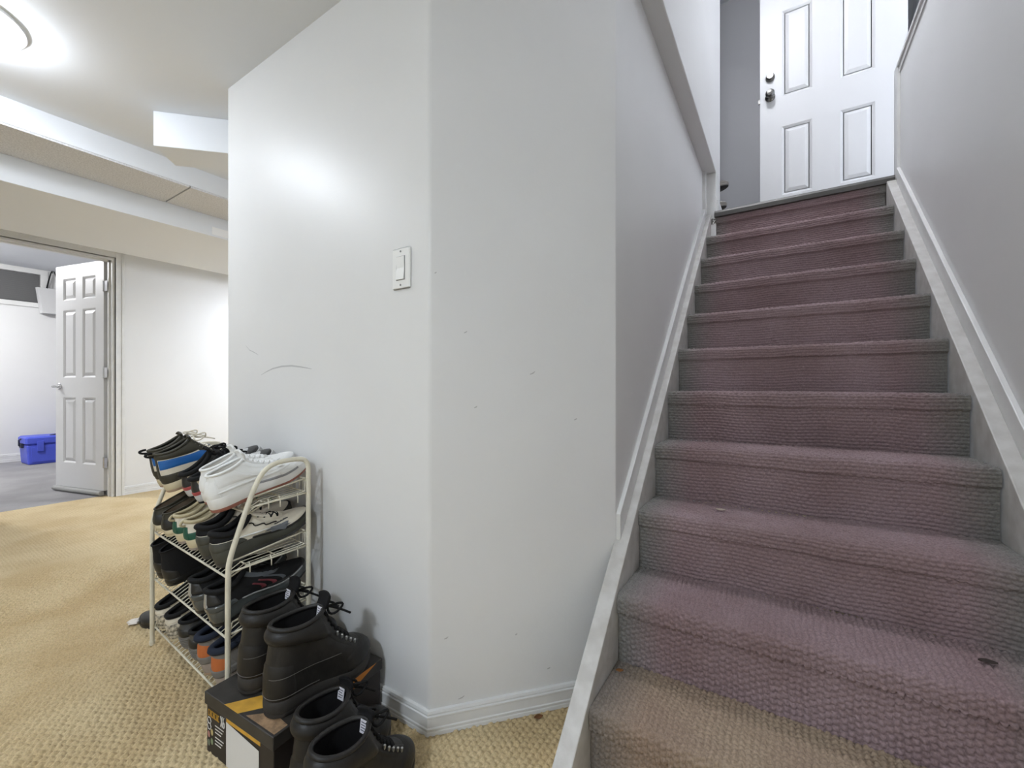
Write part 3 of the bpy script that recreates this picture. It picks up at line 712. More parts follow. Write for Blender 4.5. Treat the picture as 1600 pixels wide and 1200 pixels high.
for x in (0.0, RW):
    MB().tube(smooth_path([(x, 0, 0.004), (x, 0, 0.25), (x, 0, 0.435), (x, 0.004, 0.475), (x, 0.035, 0.57), (x, 0.078, 0.69), (x, 0.115, 0.726), (x, 0.18, 0.733), (x, 0.232, 0.725), (x, RD, 0.66), (x, RD, 0.45), (x, RD, 0.2), (x, RD, 0.004)]), 0.0074, 10).build('side_frame', RM, rack, smooth=True)
    for z, yf in zip(ZF, YF):
        MB().tube([(x, yf-(0.004 if yf > 0.02 else 0.006), z+0.020), (x, RD, z+0.030)], 0.0028, 6).build('cross_rod', RM, rack, smooth=True)
    for y in (0, RD):
        MB().lathe([(0.0092, 0), (0.0092, 0.014), (0.0078, 0.016)], 12, 2, (x, y, 0)).build('foot', RM, rack, smooth=False)
YB = RD-0.006
for z, yf in zip(ZF, YF):
    sh = empty('shelf', (0, 0, z)); sh.parent = rack
    a, b = 0.012, RW-0.012
    rl = MB()
    rl.tube([(a, yf, 0), (b, yf, 0)], 0.0032, 6)                                  # front rail
    rl.tube([(a, yf+0.048, 0.022), (b, yf+0.048, 0.022)], 0.0022, 6)
    rl.tube([(a, (yf+YB)/2+0.02, 0.025), (b, (yf+YB)/2+0.02, 0.025)], 0.0022, 6)
    rl.tube([(a, YB, 0.032), (b, YB, 0.032)], 0.0022, 6)
    rl.tube([(a, YB+0.002, 0.074), (b, YB+0.002, 0.074)], 0.0026, 6)             # back rim
    for x in (a, b):
        rl.tube([(x, yf, 0), (x, yf+0.010, 0.046), (x, YB+0.002, 0.074)], 0.0026, 6)     # side rim
        rl.tube([(x, yf, 0), (x, yf+0.048, 0.022), (x, YB, 0.032), (x, YB+0.002, 0.074)], 0.0022, 6)
        for hy in (yf+0.05, (yf+YB)/2, YB-0.03):
            so = 0.010 if x > 0.3 else -0.010
            rl.tube([(x, hy, 0.027), (x+so, hy, 0.034), (x+so*1.5, hy, 0.020), (x+so*1.5, hy, 0.004)], 0.0018, 6)
    rl.build('rail', RM, sh, smooth=True)
    n = 28
    for i in range(n):
        x = a+(b-a)*(i+0.5)/n
        if i == 0:
            wmb = MB().tube([(0, yf, 0.0), (0, yf+0.046, 0.0245), (0, YB, 0.0345), (0, YB+0.002, 0.074)], 0.0014, 5)
            w0 = wmb.build('wire', RM, sh, smooth=True); w0.location.x = x; wme = w0.data
        else:
            w1 = bpy.data.objects.new('wire', wme); C.objects.link(w1); w1.parent = sh; w1.location.x = x
TILT = math.radians(17); TT = math.radians(27); TB = math.radians(20)
def on_shelf(i, x, dy=0.0, dz=0.0):
    """heel position on shelf i (0 bottom), x across the rack"""
    return R2W(x, YF[i]-0.012+dy, ZF[i]+0.006+dz)
def rest(i, x, y0, tilt):
    # sole line passes just above front crease (yf+.048,z+.0265) and back rim
    yf = YF[i]; z1 = ZF[i]+0.0268; zb = ZF[i]+0.0785
    zA = z1-(yf+0.048-y0)*math.tan(tilt); zB = zb-(YB-y0)*math.tan(tilt)
    return R2W(x, y0, max(zA, zB))
# --- top shelf
def blue_high(mir, loc, label):
    s = Shoe(L=0.265, W=0.097, hb=0.142, hf=0.156, dip=0.010, a=0.054, b=0.036, yc=0.069, toe=0.054, th=0.034, tf=0.026, upper=CRM, mid=CRMS, out=TANS, lining=DRKL, lace=CRM, tongue=OLV, collar=OLV, cr=0.005, nl=7, tx=(0, -0.004, 0.012))
    r = s.build('high_top_sneaker', label, 'sneaker', loc, RA+math.radians(-3), TB, mir, 'blue high tops on the top shelf')
    s.heel(OLV, 0.30, 0.25, shape=0.55); s.band(BLUE, 0.44, 0.80, 0.03, 0.40, 'blue_panel', 0.002); s.band(OLV, 0.80, 0.99, 0.0, 0.46, 'collar_band', 0.0028, 0.003)
    s.heel(OLV, 1.0, 0.028, 'heel_strip', shape=0.0, off=0.0032); s.toecap(GRY, 0.55, 0.15); s.guard(DGRY, 0.22, 0.36); s.eyestay(OLV, 0.45)
    k = np.array([0, s.yc-s.a-0.004, s.hb])
    MB().tube([k+np.array([0, -0.020*math.sin(w_*PI), 0.007*math.cos(w_*PI)+0.006*math.sin(w_*PI)]) for w_ in np.linspace(0, 1, 9)], 0.0042, 6).build('pull_tab', BLKF, r, smooth=True)
blue_high(-1, rest(3, 0.046, 0.012, TB), 'blue and olive high top sneaker beside the rack side, outermost')
blue_high(1, rest(3, 0.146, 0.004, TB), 'blue and olive high top sneaker with a pull tab next to black sneaker')
def blk_tan(mir, loc, label):
    s = Shoe(L=0.265, W=0.096, hb=0.086, hf=0.112, upper=BLK, mid=GRY, out=BLKF, lining=BLKF, lace=BLKF, tongue=BLKF, collar=BLKF, cr=0.008, nl=6, lz=1.5, th=0.034, tf=0.026, toe=0.056)
    r = s.build('black_sneaker', label, 'sneaker', loc, RA+math.radians(-9), TT, mir, 'black and white sneakers on the top shelf')
    s.heel(RED, 0.22, 0.12, 'heel_clip', shape=0.2); s.band(TAN, 0.30, 0.86, 0.10, 0.21, 'tan_panel'); s.band(GRY, 0.02, 0.62, 0.29, 0.37, 'white_panel', 0.0015)
    s.toecap(GRY, 0.62, 0.13, 'toe_panel', 0.0016, t0=0.18); s.toecap(DGRY, 0.45, 0.165, 'toe_cap', 0.003, t0=0.16); s.guard(GRY, 0.20, 0.30); s.eyestay(BLK, 0.5)
    s.band(RED, 0.70, 0.76, 0.33, 0.40, 'red_line', 0.0036)
blk_tan(-1, rest(3, 0.268, 0.034, TT), 'black sneaker with red heel clip beside the blue high tops')
blk_tan(1, rest(3, 0.366, 0.030, TT), 'black sneaker with red heel clip beside the white sneakers')
def white_low(mir, loc, label):
    s = Shoe(L=0.290, W=0.097, hb=0.108, hf=0.122, dip=0.004, a=0.050, b=0.034, yc=0.069, toe=0.058, th=0.042, tf=0.030, upper=WHT, mid=WHTS, out=GUM, lining=fab('white_lining', (214, 210, 202)), lace=WHT, tongue=WHT, collar=WHT, cr=0.0042, tx=(0, -0.004, 0.026), nl=6, bow=False, spring=0.016, lz=1.3)
    r = s.build('white_sneaker', label, 'sneaker', loc, RA+math.radians(-2), TILT, mir, 'white sneakers on the top shelf')
    s.heel(WHT, 0.80, 0.10, shape=0.1); s.band(WHT, 0.36, 0.95, 0.10, 0.27, 'ankle_panel', 0.002, 0.001); s.swoop(WHT, 'side_overlay', 0.06, 0.40, 0.20, 0.34, 0.16)
    s.band(mat('inlay_grey', (150, 150, 152), 0.6), 0.0, 0.10, 0.23, 0.38, 'grey_inlay', 0.0022); s.toecap(WHT, 0.42, 0.13); s.guard(WHT, 0.22, 0.30, off=0.002); s.eyestay(WHT, 0.5, ph1=0.165)  # inlay: plain grey strip on each flank just above the sole
    MB().lathe([(0.0005, 0.004), (0.006, 0.003), (0.009, 0)], 14, 2, (0, 0, 0)).build('badge', WHTS, r).location = tuple(s.Sn(np.array(0.37 if mir > 0 else 0.37), np.array(0.45), 0.002))
white_low(-1, rest(3, 0.500, 0.004, TILT), 'chunky white leather sneaker beside the black sneakers')
white_low(1, rest(3, 0.590, -0.012, TILT), 'chunky white leather sneaker against the rack end frame')
# --- second shelf
def olive_low(mir, loc, label):
    s = Shoe(L=0.262, W=0.098, hb=0.082, hf=0.100, dip=0.004, a=0.062, b=0.034, yc=0.078, upper=OLV, mid=CRMS, out=CRMS, lining=BRN, lace=BRN, tongue=OLV, collar=OLV, cr=0.0028, nl=4, th=0.026, tf=0.022)
    s.build('canvas_shoe', label, 'shoe', loc, RA+math.radians(2), TILT, mir, 'olive shoes on the second shelf'); s.heel(BLK, 0.7, 0.10, shape=0.1); s.heel(OLV, 0.97, 0.02, 'heel_strip', shape=0, off=0.003); s.eyestay(BLK, 0.55)
olive_low(-1, rest(2, 0.045, 0.004, TILT), 'dark olive canvas shoe with cream sole at the rack end')
olive_low(1, rest(2, 0.140, 0.004, TILT), 'dark olive canvas shoe with cream sole beside green sneaker')
def green_court(mir, loc, label):
    s = Shoe(L=0.272, W=0.100, hb=0.098, hf=0.115, dip=0.016, upper=CRM, mid=CRMS, out=TAUPE, lining=BEI, lace=CRM, tongue=BEI, collar=BEI, cr=0.006, nl=5, bow=False, th=0.040, tf=0.028)
    r = s.build('court_sneaker', label, 'sneaker', loc, RA+math.radians(-2), TILT, mir, 'cream and green sneakers on the second shelf')
    s.heel(GRN, 0.40, 0.20, shape=0.0); s.heel(GRN, 0.72, 0.045, 'heel_tab', shape=0.0, off=0.003); s.toecap(CRM, 0.55, 0.12, 'toe_box'); s.guard(GRN, 0.24, 0.30, off=0.003); s.eyestay(GRN, 0.52); s.band(DGRY, 0.66, 0.74, 0.14, 0.22, 'side_mark', 0.003)
    k = np.array([0, s.yc-s.a-0.003, s.hb]); MB().tube([k+np.array([0, -0.012*math.sin(w_*PI), -0.02*w_+0.004]) for w_ in np.linspace(0, 1, 7)], 0.004, 6).build('pull_tab', BEI, r, smooth=True)
green_court(-1, rest(2, 0.262, 0.006, TILT), 'cream sneaker with a green heel beside olive shoes')
green_court(1, rest(2, 0.362, 0.006, TILT), 'cream sneaker with a green heel beside black and white trainer')
def splat(mir, loc, label):
    s = Shoe(L=0.285, W=0.104, hb=0.104, hf=0.118, dip=0.022, upper=CRM, mid=GRN2, out=DGRY, lining=BLKF, lace=BLKF, tongue=CRM, collar=BLKF, cr=0.009, nl=5, bow=False, th=0.050, tf=0.030, toe=0.054)
    r = s.build('black_white_trainer', label, 'sneaker', loc, RA+math.radians(-3), TILT, mir, 'black and white trainers on the second shelf')
    s.heel(GRN2, 0.52, 0.19, shape=0.1); s.heel(BLKF, 0.97, 0.20, 'ankle_padding', t0=0.5, shape=0.0, off=0.003); s.guard(BLK, 0.17, 0.20, off=0.003); s.eyestay(CRM, 0.46, ph1=0.17)
    s.swoop(WHT, 'side_flash', 0.16, 0.30, 0.46, 0.40, 0.16, off=0.004)
    # grey paint-splat print with drips, on both flanks
    for sd in (1, -1):
        s.patch('splat_print', lambda a, b: (0.295+0.045*(b*(0.8+0.2*np.sin(14*a*PI)))*np.cos(2*PI*a), 0.24+0.21*(b*(0.8+0.2*np.sin(11*a*PI)))*np.sin(2*PI*a)), SPL, 0.0048, 40, 4, sides=(sd,), rim=False)
    # row of tiny handwriting-like strokes
    for i in range(9): s.band(DGRY, 0.44-0.006*i, 0.49-0.006*i+0.02*(i % 2), 0.322+i*0.0060, 0.3242+i*0.0060, 'print_stroke', 0.0032, sides=(1,))
    rg = MB()
    for sd in (1, -1):
        pts = [s.Sn(np.array(0.5-sd*(0.16-0.045*math.sin(w_*PI*5)*0.25)), np.array(0.50+0.44*w_), 0.0035) for w_ in np.linspace(0, 1, 14)]; rg.tube(pts, 0.0018, 5)
    rg.build('eyestay_piping', BLKF, r, smooth=True)
splat(-1, rest(2, 0.478, 0.004, TILT), 'black and white trainer with black laces beside green heel sneaker')
splat(1, rest(2, 0.582, 0.004, TILT), 'black and white trainer with a grey splat against the rack end frame')
# --- third shelf
def ankle_boot(mir, loc, label):
    s = Shoe(L=0.262, W=0.096, hb=0.128, hf=0.150, dip=0.004, a=0.062, b=0.036, yc=0.078, upper=BLKF, mid=BLKL, out=BLKL, lining=BLKF, lace=BLKF, tongue=None, collar=BLKF, cr=0.003, nl=0, th=0.026, tf=0.012, toe=0.050)
    s.build('ankle_boot', label, 'boot', loc, RA+math.radians(3), TILT, mir, 'black ankle boots on the third shelf'); s.heel(BLK, 0.4, 0.12)
ankle_boot(-1, rest(1, 0.050, 0.008, TILT), 'plain black ankle boot at the end of the third shelf')
ankle_boot(1, rest(1, 0.148, 0.006, TILT), 'plain black ankle boot on the third shelf beside the bare wires')
def runner(mir, loc, label):
    s = Shoe(L=0.285, W=0.106, hb=0.110, hf=0.122, dip=0.018, upper=BLKF, mid=CLR, out=BLKL, lining=BLKF, lace=BLKF, tongue=BLKF, collar=BLKF, cr=0.008, nl=6, bow=True, th=0.048, tf=0.028, flare=0.03)
    r = s.build('running_shoe', label, 'sneaker', loc, RA+math.radians(-4), TILT, mir, 'black running shoes on the third shelf')
    s.heel(CLR, 0.30, 0.17, shape=0.2, off=0.004); s.heel(SIL, 0.98, 0.022, 'heel_strip', shape=0, off=0.004); s.heel(BLK, 0.9, 0.12, 'heel_panel', t0=0.32, shape=0.3)
    for i, t in enumerate((0.0, 0.035, 0.07)): s.patch('side_bar', lambda a, b, t=t: (0.245+t+0.05*a+0.018*b, 0.16+0.55*a), PNK if i < 2 else SLATE, 0.0035, 14, 4, sides=(1, -1))
    s.guard(BLKL, 0.2, 0.26, off=0.002); s.band(SIL, 0.02, 0.08, 0.18, 0.42, 'silver_line', 0.004); s.eyestay(SLATE, 0.55)
runner(-1, rest(1, 0.440, 0.000, TILT), 'black running shoe with smoky heel and red bars next to the bare wires')
runner(1, rest(1, 0.562, 0.000, TILT), 'black running shoe with smoky heel and red bars behind work boot')
# --- bottom shelf
def marble(mir, loc, label):
    s = Shoe(L=0.262, W=0.100, hb=0.088, hf=0.104, dip=0.008, upper=CRM, mid=CAMO, out=CRMS, lining=DRKL, lace=BLKF, tongue=BLKF, collar=BLKF, cr=0.007, nl=5, lz=1.6, th=0.036, tf=0.026, flare=0.03)
    s.build('marbled_sneaker', label, 'sneaker', loc, RA+math.radians(2), TILT, mir, 'cream marbled sneakers on the bottom shelf'); s.heel(CAMO, 0.5, 0.19, shape=0.2); s.heel(CRM, 0.8, 0.17, 'heel_band', t0=0.52, shape=0.0, off=0.003); s.heel(BLKF, 0.88, 0.17, 'heel_line', t0=0.82, shape=0.0, off=0.004)
marble(-1, rest(0, 0.078, 0.004, TILT), 'cream marbled sneaker at the end of the bottom shelf')
marble(1, rest(0, 0.184, 0.004, TILT), 'cream marbled sneaker beside the ridged grey trainer')
def ridged(mir, loc, label):
    s = Shoe(L=0.265, W=0.096, hb=0.094, hf=0.108, upper=DGRY, mid=GRB, out=GRB, lining=BLKF, lace=DGRY, tongue=DGRY, collar=BLKF, cr=0.006, nl=4, bow=False, th=0.046, tf=0.028, flare=0.03)
    r = s.build('ridged_trainer', label, 'sneaker', loc, RA, TILT, mir, 'ridged sole trainers on the bottom shelf'); s.heel(BLK, 0.6, 0.16)
    rb = MB(); ph = np.linspace(-0.22, 0.22, 24)
    for q_ in (0.30, 0.44, 0.58, 0.72, 0.86):
        x, y, yn = s.outline(ph, 1.035); zz = s.zb(yn)*(1-q_)+s.zt(yn)*q_; rb.tube(list(np.stack([x, y, zz], -1)), 0.002, 5)
    rb.build('sole_ridges', GRB, r, smooth=True)
ridged(-1, rest(0, 0.286, 0.014, TILT), 'grey trainer with ridged sole beside the marbled sneakers')
ridged(1, rest(0, 0.384, 0.012, TILT), 'grey trainer with ridged sole beside the orange hiking shoe')
def hiker(mir, loc, label):
    s = Shoe(L=0.275, W=0.102, hb=0.120, hf=0.128, dip=0.008, upper=GRB, mid=TAUPE, out=TANS, lining=INDI, lace=BLKF, tongue=INDI, collar=INDI, cr=0.010, nl=5, th=0.044, tf=0.030, flare=0.02)
    s.build('hiking_shoe', label, 'shoe', loc, RA+math.radians(-4), TILT, mir, 'orange and grey hiking shoes on the bottom shelf'); s.heel(ORG, 0.80, 0.13, shape=0.35); s.heel(GRB, 0.30, 0.20, 'heel_rand', shape=0.2, off=0.004); s.toecap(TAUPE, 0.34); s.band(GRB, 0.3, 0.9, 0.15, 0.3, 'side_panel')
hiker(-1, rest(0, 0.488, 0.006, TILT), 'grey and orange hiking shoe beside the ridged trainers')
hiker(1, rest(0, 0.594, 0.006, TILT), 'grey and orange hiking shoe behind the shoe box')
# --- loose slipper behind the left post
p = onZ(222, 968, 0.0)
s = Shoe(L=0.265, W=0.092, hb=0.032, hf=0.052, dip=0.0, a=0.080, b=0.032, yc=0.094, upper=BLKL, mid=BLKL, out=BLKL, lining=DRKL, collar=BLKL, cr=0.0025, nl=0, th=0.014, tf=0.012, toe=0.036, spring=0.006)
s.build('slip_on_shoe', 'flat black slip-on shoe on the carpet beyond the rack', 'shoe', (p[0]+0.258, p[1]+0.058, 0.001), math.radians(102.8), 0, 1)
s.toecap(BLKL, 0.3)

# ---- shoe box
BW, BD, BH = 0.305, 0.330, 0.158
bx = empty('shoe_box', (-1.142, 0.680, 0), (0, 0, math.radians(3.0))); tag(bx, 'black shoe box with yellow bands carrying the work boots', 'shoe box')
BXM = mat('box_black', (44, 38, 36), 0.55, var=0.15, vscale=14); BXL = mat('box_lid_black', (52, 49, 46), 0.5, var=0.2, vscale=18, bump=0.1, bscale=50)
YEL = mat('box_yellow', (206, 158, 58), 0.55, var=0.15, vscale=30); WPR = mat('box_white_print', (224, 222, 218), 0.6); ORP = mat('box_orange', (206, 128, 40), 0.55)
MB().box((-BW/2+.004, -BD/2+.004, 0), (BW/2-.004, BD/2-.004, BH-.006)).build('body', BXM, bx, bevel=0.002)
lid = MB().box((-BW/2, -BD/2, BH-.032), (BW/2, BD/2, BH)).build('lid', BXL, bx, bevel=0.002)
def flat(name, pts, m, parent): return mesh(name, pts, [tuple(range(len(pts)))], m, parent)
zt_ = BH+0.0006
T_ = lambda a, b: (-BW/2+a*BW, -BD/2+b*BD, zt_)
flat('printed_band', [T_(0.32, 0.0), T_(0.52, 0.0), T_(0.80, 0.30), T_(0.86, 0.55), T_(0.70, 0.45)], YEL, lid)
flat('printed_band', [T_(0.06, 0.30), T_(0.20, 0.16), T_(0.42, 0.60), T_(0.36, 0.80)], YEL, lid)
flat('printed_band', [T_(0.60, 0.02), T_(0.98, 0.02), T_(0.98, 0.12), T_(0.75, 0.14)], mat('box_worn_print', (150, 122, 92), 0.7, var=0.3, vscale=60), lid)
yf_ = -BD/2+0.0032; Fp = lambda a, z: (-BW/2+a*BW, yf_, z)
# yellow word made of seven letter blocks, then a white mark
for i in range(7):
    a = 0.045+i*0.026; z0_, z1_ = 0.098, 0.115
    lt = MB(); q0, q1 = -BW/2+a*BW, -BW/2+(a+0.019)*BW
    kind = i % 4
    lt.box((q0, yf_-.0004, z0_), (q0+.0018, yf_, z1_))
    if kind in (0, 2): lt.box((q0, yf_-.0004, z1_-.003), (q1, yf_, z1_)).box((q0, yf_-.0004, z0_), (q1, yf_, z0_+.003))
    if kind in (1, 3): lt.box((q1-.0018, yf_-.0004, z0_), (q1, yf_, z1_)).box((q0, yf_-.0004, (z0_+z1_)/2-.0012), (q1, yf_, (z0_+z1_)/2+.0012))
    lt.build('printed_letter', YEL, bx)
for (a0, z0_, a1, z1_) in ((0.245, 0.092, 0.272, 0.118), (0.272, 0.092, 0.245, 0.118)):
    MB().tube([Fp(a0, z0_), Fp(a1, z1_)], 0.0014, 5).build('printed_letter', WPR, bx)
MB().tube([Fp(0.29+0.012*math.cos(t_), 0.099+0.007*math.sin(t_)) for t_ in np.linspace(0, 2*PI, 14)], 0.0012, 5).tube([Fp(0.279, 0.101), Fp(0.284, 0.112), Fp(0.294, 0.118)], 0.0012, 5).build('printed_letter', WPR, bx)
for (a, z, r_) in ((0.06, 0.086, 0.009), (0.06, 0.071, 0.009)):
    MB().tube([Fp(a+r_/BW*math.cos(t_), z+r_*math.sin(t_)) for t_ in np.linspace(0, 2*PI, 7)[:-1]], 0.0009, 5, closed=True).build('printed_icon', WPR, bx)
for i, (a, z, c_) in enumerate(((0.055, 0.050, (178, 128, 118)), (0.105, 0.060, (186, 170, 120)), (0.055, 0.028, (120, 130, 110)), (0.105, 0.036, (130, 146, 116)))):
    flat('printed_icon', [(Fp(a+0.020*math.cos(t_), z+0.009*math.sin(t_))[0], yf_-.0003, z+0.009*math.sin(t_)) for t_ in np.linspace(0, 2*PI, 11)[:-1]], mat('icon%d' % i, c_, 0.6), bx)
for i in range(6):
    z = 0.082-i*0.0085-(0.004 if i > 2 else 0)
    MB().box((-BW/2+0.155*BW, yf_-.0003, z), (-BW/2+(0.29-0.02*(i % 3))*BW, yf_, z+0.0026)).build('printed_line', WPR, bx)
flat('printed_label', [Fp(0.33, 0.0), Fp(0.80, 0.0), Fp(0.80, 0.100), Fp(0.33, 0.114)], WPR, bx).location.y = -.0003
MB().box((-BW/2+0.335*BW, yf_-.0006, 0.114), (-BW/2+0.82*BW, yf_, 0.124)).build('printed_border', YEL, bx)
xr_ = BW/2+0.0006
flat('printed_band', [(xr_-.004*0, -BD/2+0.60*BD, BH-.001), (xr_, -BD/2+0.93*BD, BH-.001), (xr_, -BD/2+0.66*BD, BH-.030), (xr_, -BD/2+0.62*BD, BH-.030)], ORP, lid)

# ---- work boots
BOOT = mat('worn_black_boot', (37, 35, 33), 0.46, bump=0.35, bscale=70, var=0.22, vscale=22, spec=0.35); BSOLE = mat('boot_sole', (50, 47, 44), 0.7, bump=0.3, bscale=50, var=0.15, vscale=30); FLEECE = fab('boot_lining', (22, 21, 22), 1.0, 150); STIT = mat('boot_stitch', (100, 96, 92), 0.7)
LBL = mat('white_tag', (226, 224, 230), 0.7); LBT = mat('tag_print', (90, 90, 100), 0.7); EYE = mat('eyelet_metal', (200, 200, 198), 0.3, 0.9)
def work_boot(mir, loc, rz, label, grp, hb=0.208, hf=0.212, L=0.282, tx=(0, 0.012, 0.034), tag_=True):
    s = Shoe(L=L, W=0.112, hb=hb, hf=hf, dip=0.006, a=0.064, b=0.046, yc=0.078, toe=0.088, th=0.040, tf=0.030, upper=BOOT, mid=BSOLE, out=BSOLE, lining=FLEECE, lace=BLKF, tongue=FLEECE, collar=BOOT, cr=0.006, nl=7, bow=True, lz=1.3, spring=0.014, tx=tx)
    r = s.build('work_boot', label, 'boot', loc, rz, 0, mir, grp)
    s.patch('padded_collar', lambda a, b: ((a*2-1)*0.37, 0.76+0.235*b), BOOT, 0.003, 44, 9, 0.009)
    s.heel(BOOT, 0.50, 0.15, shape=0.15, off=0.0026); s.toecap(BOOT, 0.46, 0.20, off=0.003); s.eyestay(BOOT, 0.40, ph1=0.17)
    st = MB()
    for sd in (1, -1):
        st.tube([s.Sn(np.array(0.03+0.28*w_ if sd > 0 else 1-(0.03+0.28*w_)), np.array(0.30+0.10*w_*w_), 0.0030) for w_ in np.linspace(0, 1, 16)], 0.0007, 5)
    st.tube([s.Sn(np.array(-0.22+0.44*w_), np.array(0.055), 0.0030) for w_ in np.linspace(0, 1, 24)], 0.0009, 5)
    st.build('stitching', STIT, r, smooth=True)
    for t_ in np.linspace(0.45, 0.74, 5):
        for sd in (1, -1):
            q_ = s.Sn(np.array(0.5-sd*0.105), np.array(t_), 0.004)
            MB().tube([q_+np.array([0, 0, -0.004]), q_+np.array([sd*0.002, 0, 0.006])], 0.0028, 8).build('eyelet', EYE, r)
    if tag_:
        c0 = s.Sf(0.5, 1.0)+np.array([mir*0.006, -0.010, -0.010]); lb = empty('tag', tuple(c0), (math.radians(-8), 0, 0)); lb.parent = r
        MB().box((-0.011, -0.0006, -0.014), (0.011, 0.0006, 0.014)).build('tag_cloth', LBL, lb)
        for i in range(4): MB().box((-0.008, -0.0010, 0.008-i*0.0055), (0.008-0.003*(i % 2), -0.0005, 0.0098-i*0.0055)).build('tag_line', LBT, lb)
    return s
work_boot(-1, (-1.196, 0.552, BH+0.001), math.radians(-1), 'worn black work boot on the shoe box, against the rack', 'work boots on the shoe box')
work_boot(1, (-1.058, 0.545, BH+0.001), math.radians(-4), 'worn black work boot on the shoe box with white tag in its tongue', 'work boots on the shoe box')
work_boot(-1, (-0.912, 0.530, 0.001), math.radians(2), 'black boot on the floor squeezed against the shoe box', 'boots on the floor beside the box', hb=0.214, hf=0.205, tx=(0, 0.004, 0.022))
work_boot(1, (-0.796, 0.492, 0.001), math.radians(3), 'black boot on the floor beside the angled wall baseboard', 'boots on the floor beside the box', hb=0.214, hf=0.205, tx=(0, 0.004, 0.022))

# ================================================================== BEDROOM THINGS
# blue cooler
p = onZ(45, 725, 0)
cl = empty('cooler', (p[0]-0.02, p[1]+0.27, 0), (0, 0, math.radians(2))); tag(cl, 'blue hard cooler box on the bedroom carpet', 'cooler')
CB = mat('cooler_blue', (78, 92, 205), 0.45, var=0.05, vscale=8); CDK = mat('cooler_dark', (40, 42, 60), 0.5)
MB().prism([(-0.30, 0.0), (0.30, 0.0), (0.315, 0.245), (-0.315, 0.245)], -0.19, 0.14, 0).build('body', CB, cl, bevel=0.015)
MB().cbox((-0.20, -0.325, 0.245), (0.15, 0.325, 0.345), 0.018).build('lid', CB, cl)
for y in (-0.2, 0.2):
    MB().box((0.148, y-0.03, 0.16), (0.162, y+0.03, 0.29)).build('latch', CB, cl, bevel=0.004)
MB().prism([(-0.27, 0.03), (0.27, 0.03), (0.275, 0.215), (-0.275, 0.215)], 0.138, 0.147, 0).build('front_panel', CB, cl, bevel=0.004)
MB().tube([(-0.03, -0.325, 0.22), (-0.03, -0.345, 0.235), (-0.03, -0.345, 0.30), (-0.03, -0.325, 0.315)], 0.009, 8).box((-0.08, -0.335, 0.205), (0.02, -0.315, 0.26)).build('side_handle', CDK, cl)
MB().tube(smooth_path([(0.06, -0.10, 0.345), (0.10, -0.02, 0.362), (0.10, 0.20, 0.362), (0.06, 0.28, 0.345)]), 0.008, 8).build('carry_handle', CDK, cl, smooth=True)
# hanging bag
hp = onX(75, 423, XE+0.03)
bg = empty('tote_bag', (XE+0.014, hp[1]+0.045, 1.935)); tag(bg, 'white tote bag with black handles hanging on the bedroom wall', 'bag')
BGM = mat('bag_white', (205, 205, 205), 0.6, bump=0.05, bscale=30)
V = []
for z, hwid, dp in ((0.0, 0.120, 0.10), (0.34, 0.160, 0.055)):
    V += [(0.004, -hwid, z), (dp, -hwid+0.012, z), (dp, hwid-0.012, z), (0.004, hwid, z)]
MB().add(V, [(3, 2, 1, 0), (0, 1, 5, 4), (1, 2, 6, 5), (2, 3, 7, 6), (3, 0, 4, 7), (4, 5, 6, 7)]).build('bag_body', BGM, bg, bevel=0.004)
for x in (0.02, 0.05):
    MB().tube(smooth_path([(x, -0.062, 0.30), (x, -0.055, 0.38), (0.026, -0.016, 0.575), (0.026, 0.0, 0.588), (0.026, 0.016, 0.575), (x, 0.055, 0.38), (x, 0.062, 0.30)], 2), 0.006, 6).build('handle', BLKF, bg, smooth=True)
MB().box((0.057, 0.02, 0.255), (0.072, 0.10, 0.28)).build('clasp', DGRY, bg)
hk = MB().tube([(XE, hp[1]+0.015, 2.512), (XE+0.03, hp[1]+0.015, 2.508), (XE+0.042, hp[1]+0.015, 2.516)], 0.0035, 8)
hk = MB().tube([(0, 0, 0), (0.026, 0, -0.004), (0.04, 0, 0.006), (0.042, 0, 0.014)], 0.003, 8).lathe([(0.012, 0), (0.012, 0.004)], 12, 0).build('wall_hook', CHROME)
hk.location = (XE, hp[1]+0.045, 2.52); hk.location.z = 2.505
tag(hk, 'small metal hook holding the tote bag on the bedroom wall', 'hook')
# dark hamper glimpsed past the door hinge
hm = empty('laundry_hamper', (-6.75, 1.80, 0)); tag(hm, 'dark laundry hamper seen through the gap beside the bedroom door', 'hamper')
HM = mat('hamper_dark', (44, 44, 46), 0.7, bump=0.4, bscale=60)
MB().prism([(-0.20, 0), (0.20, 0), (0.23, 0.56), (-0.23, 0.56)], -0.17, 0.17, 0).build('body', HM, hm, bevel=0.02)
MB().cbox((-0.18, -0.24, 0.56), (0.18, 0.24, 0.60), 0.012).build('lid', mat('hamper_lid', (70, 70, 72), 0.6), hm)

# ================================================================== LANDING THINGS
hk = MB().box((-0.012, 0, -0.03), (0.012, 0.006, 0.03)).tube(smooth_path([(0, 0.004, 0.0), (0, 0.03, -0.012), (0, 0.048, 0.004), (0, 0.05, 0.03)], 2), 0.007, 8).build('coat_hook', mat('white_plastic', (236, 236, 234), 0.35), smooth=False)
hk.location = (XU-0.02, 3.312, 3.275); tag(hk, 'white coat hook on the end of the upper wall', 'hook')
sr = empty('landing_shelf', (XU-0.385, 3.324, 2.125)); tag(sr, 'small white shelf unit tucked behind the upper wall', 'shelf')
for z in (0.10, 0.245): MB().box((0, 0.0, z), (0.34, 0.26, z+0.015)).build('shelf_board', TRIM, sr)
for x in (0.0, 0.325): MB().box((x, 0.0, 0), (x+0.015, 0.02, 0.27)).box((x, 0.24, 0), (x+0.015, 0.26, 0.27)).build('leg', TRIM, sr)
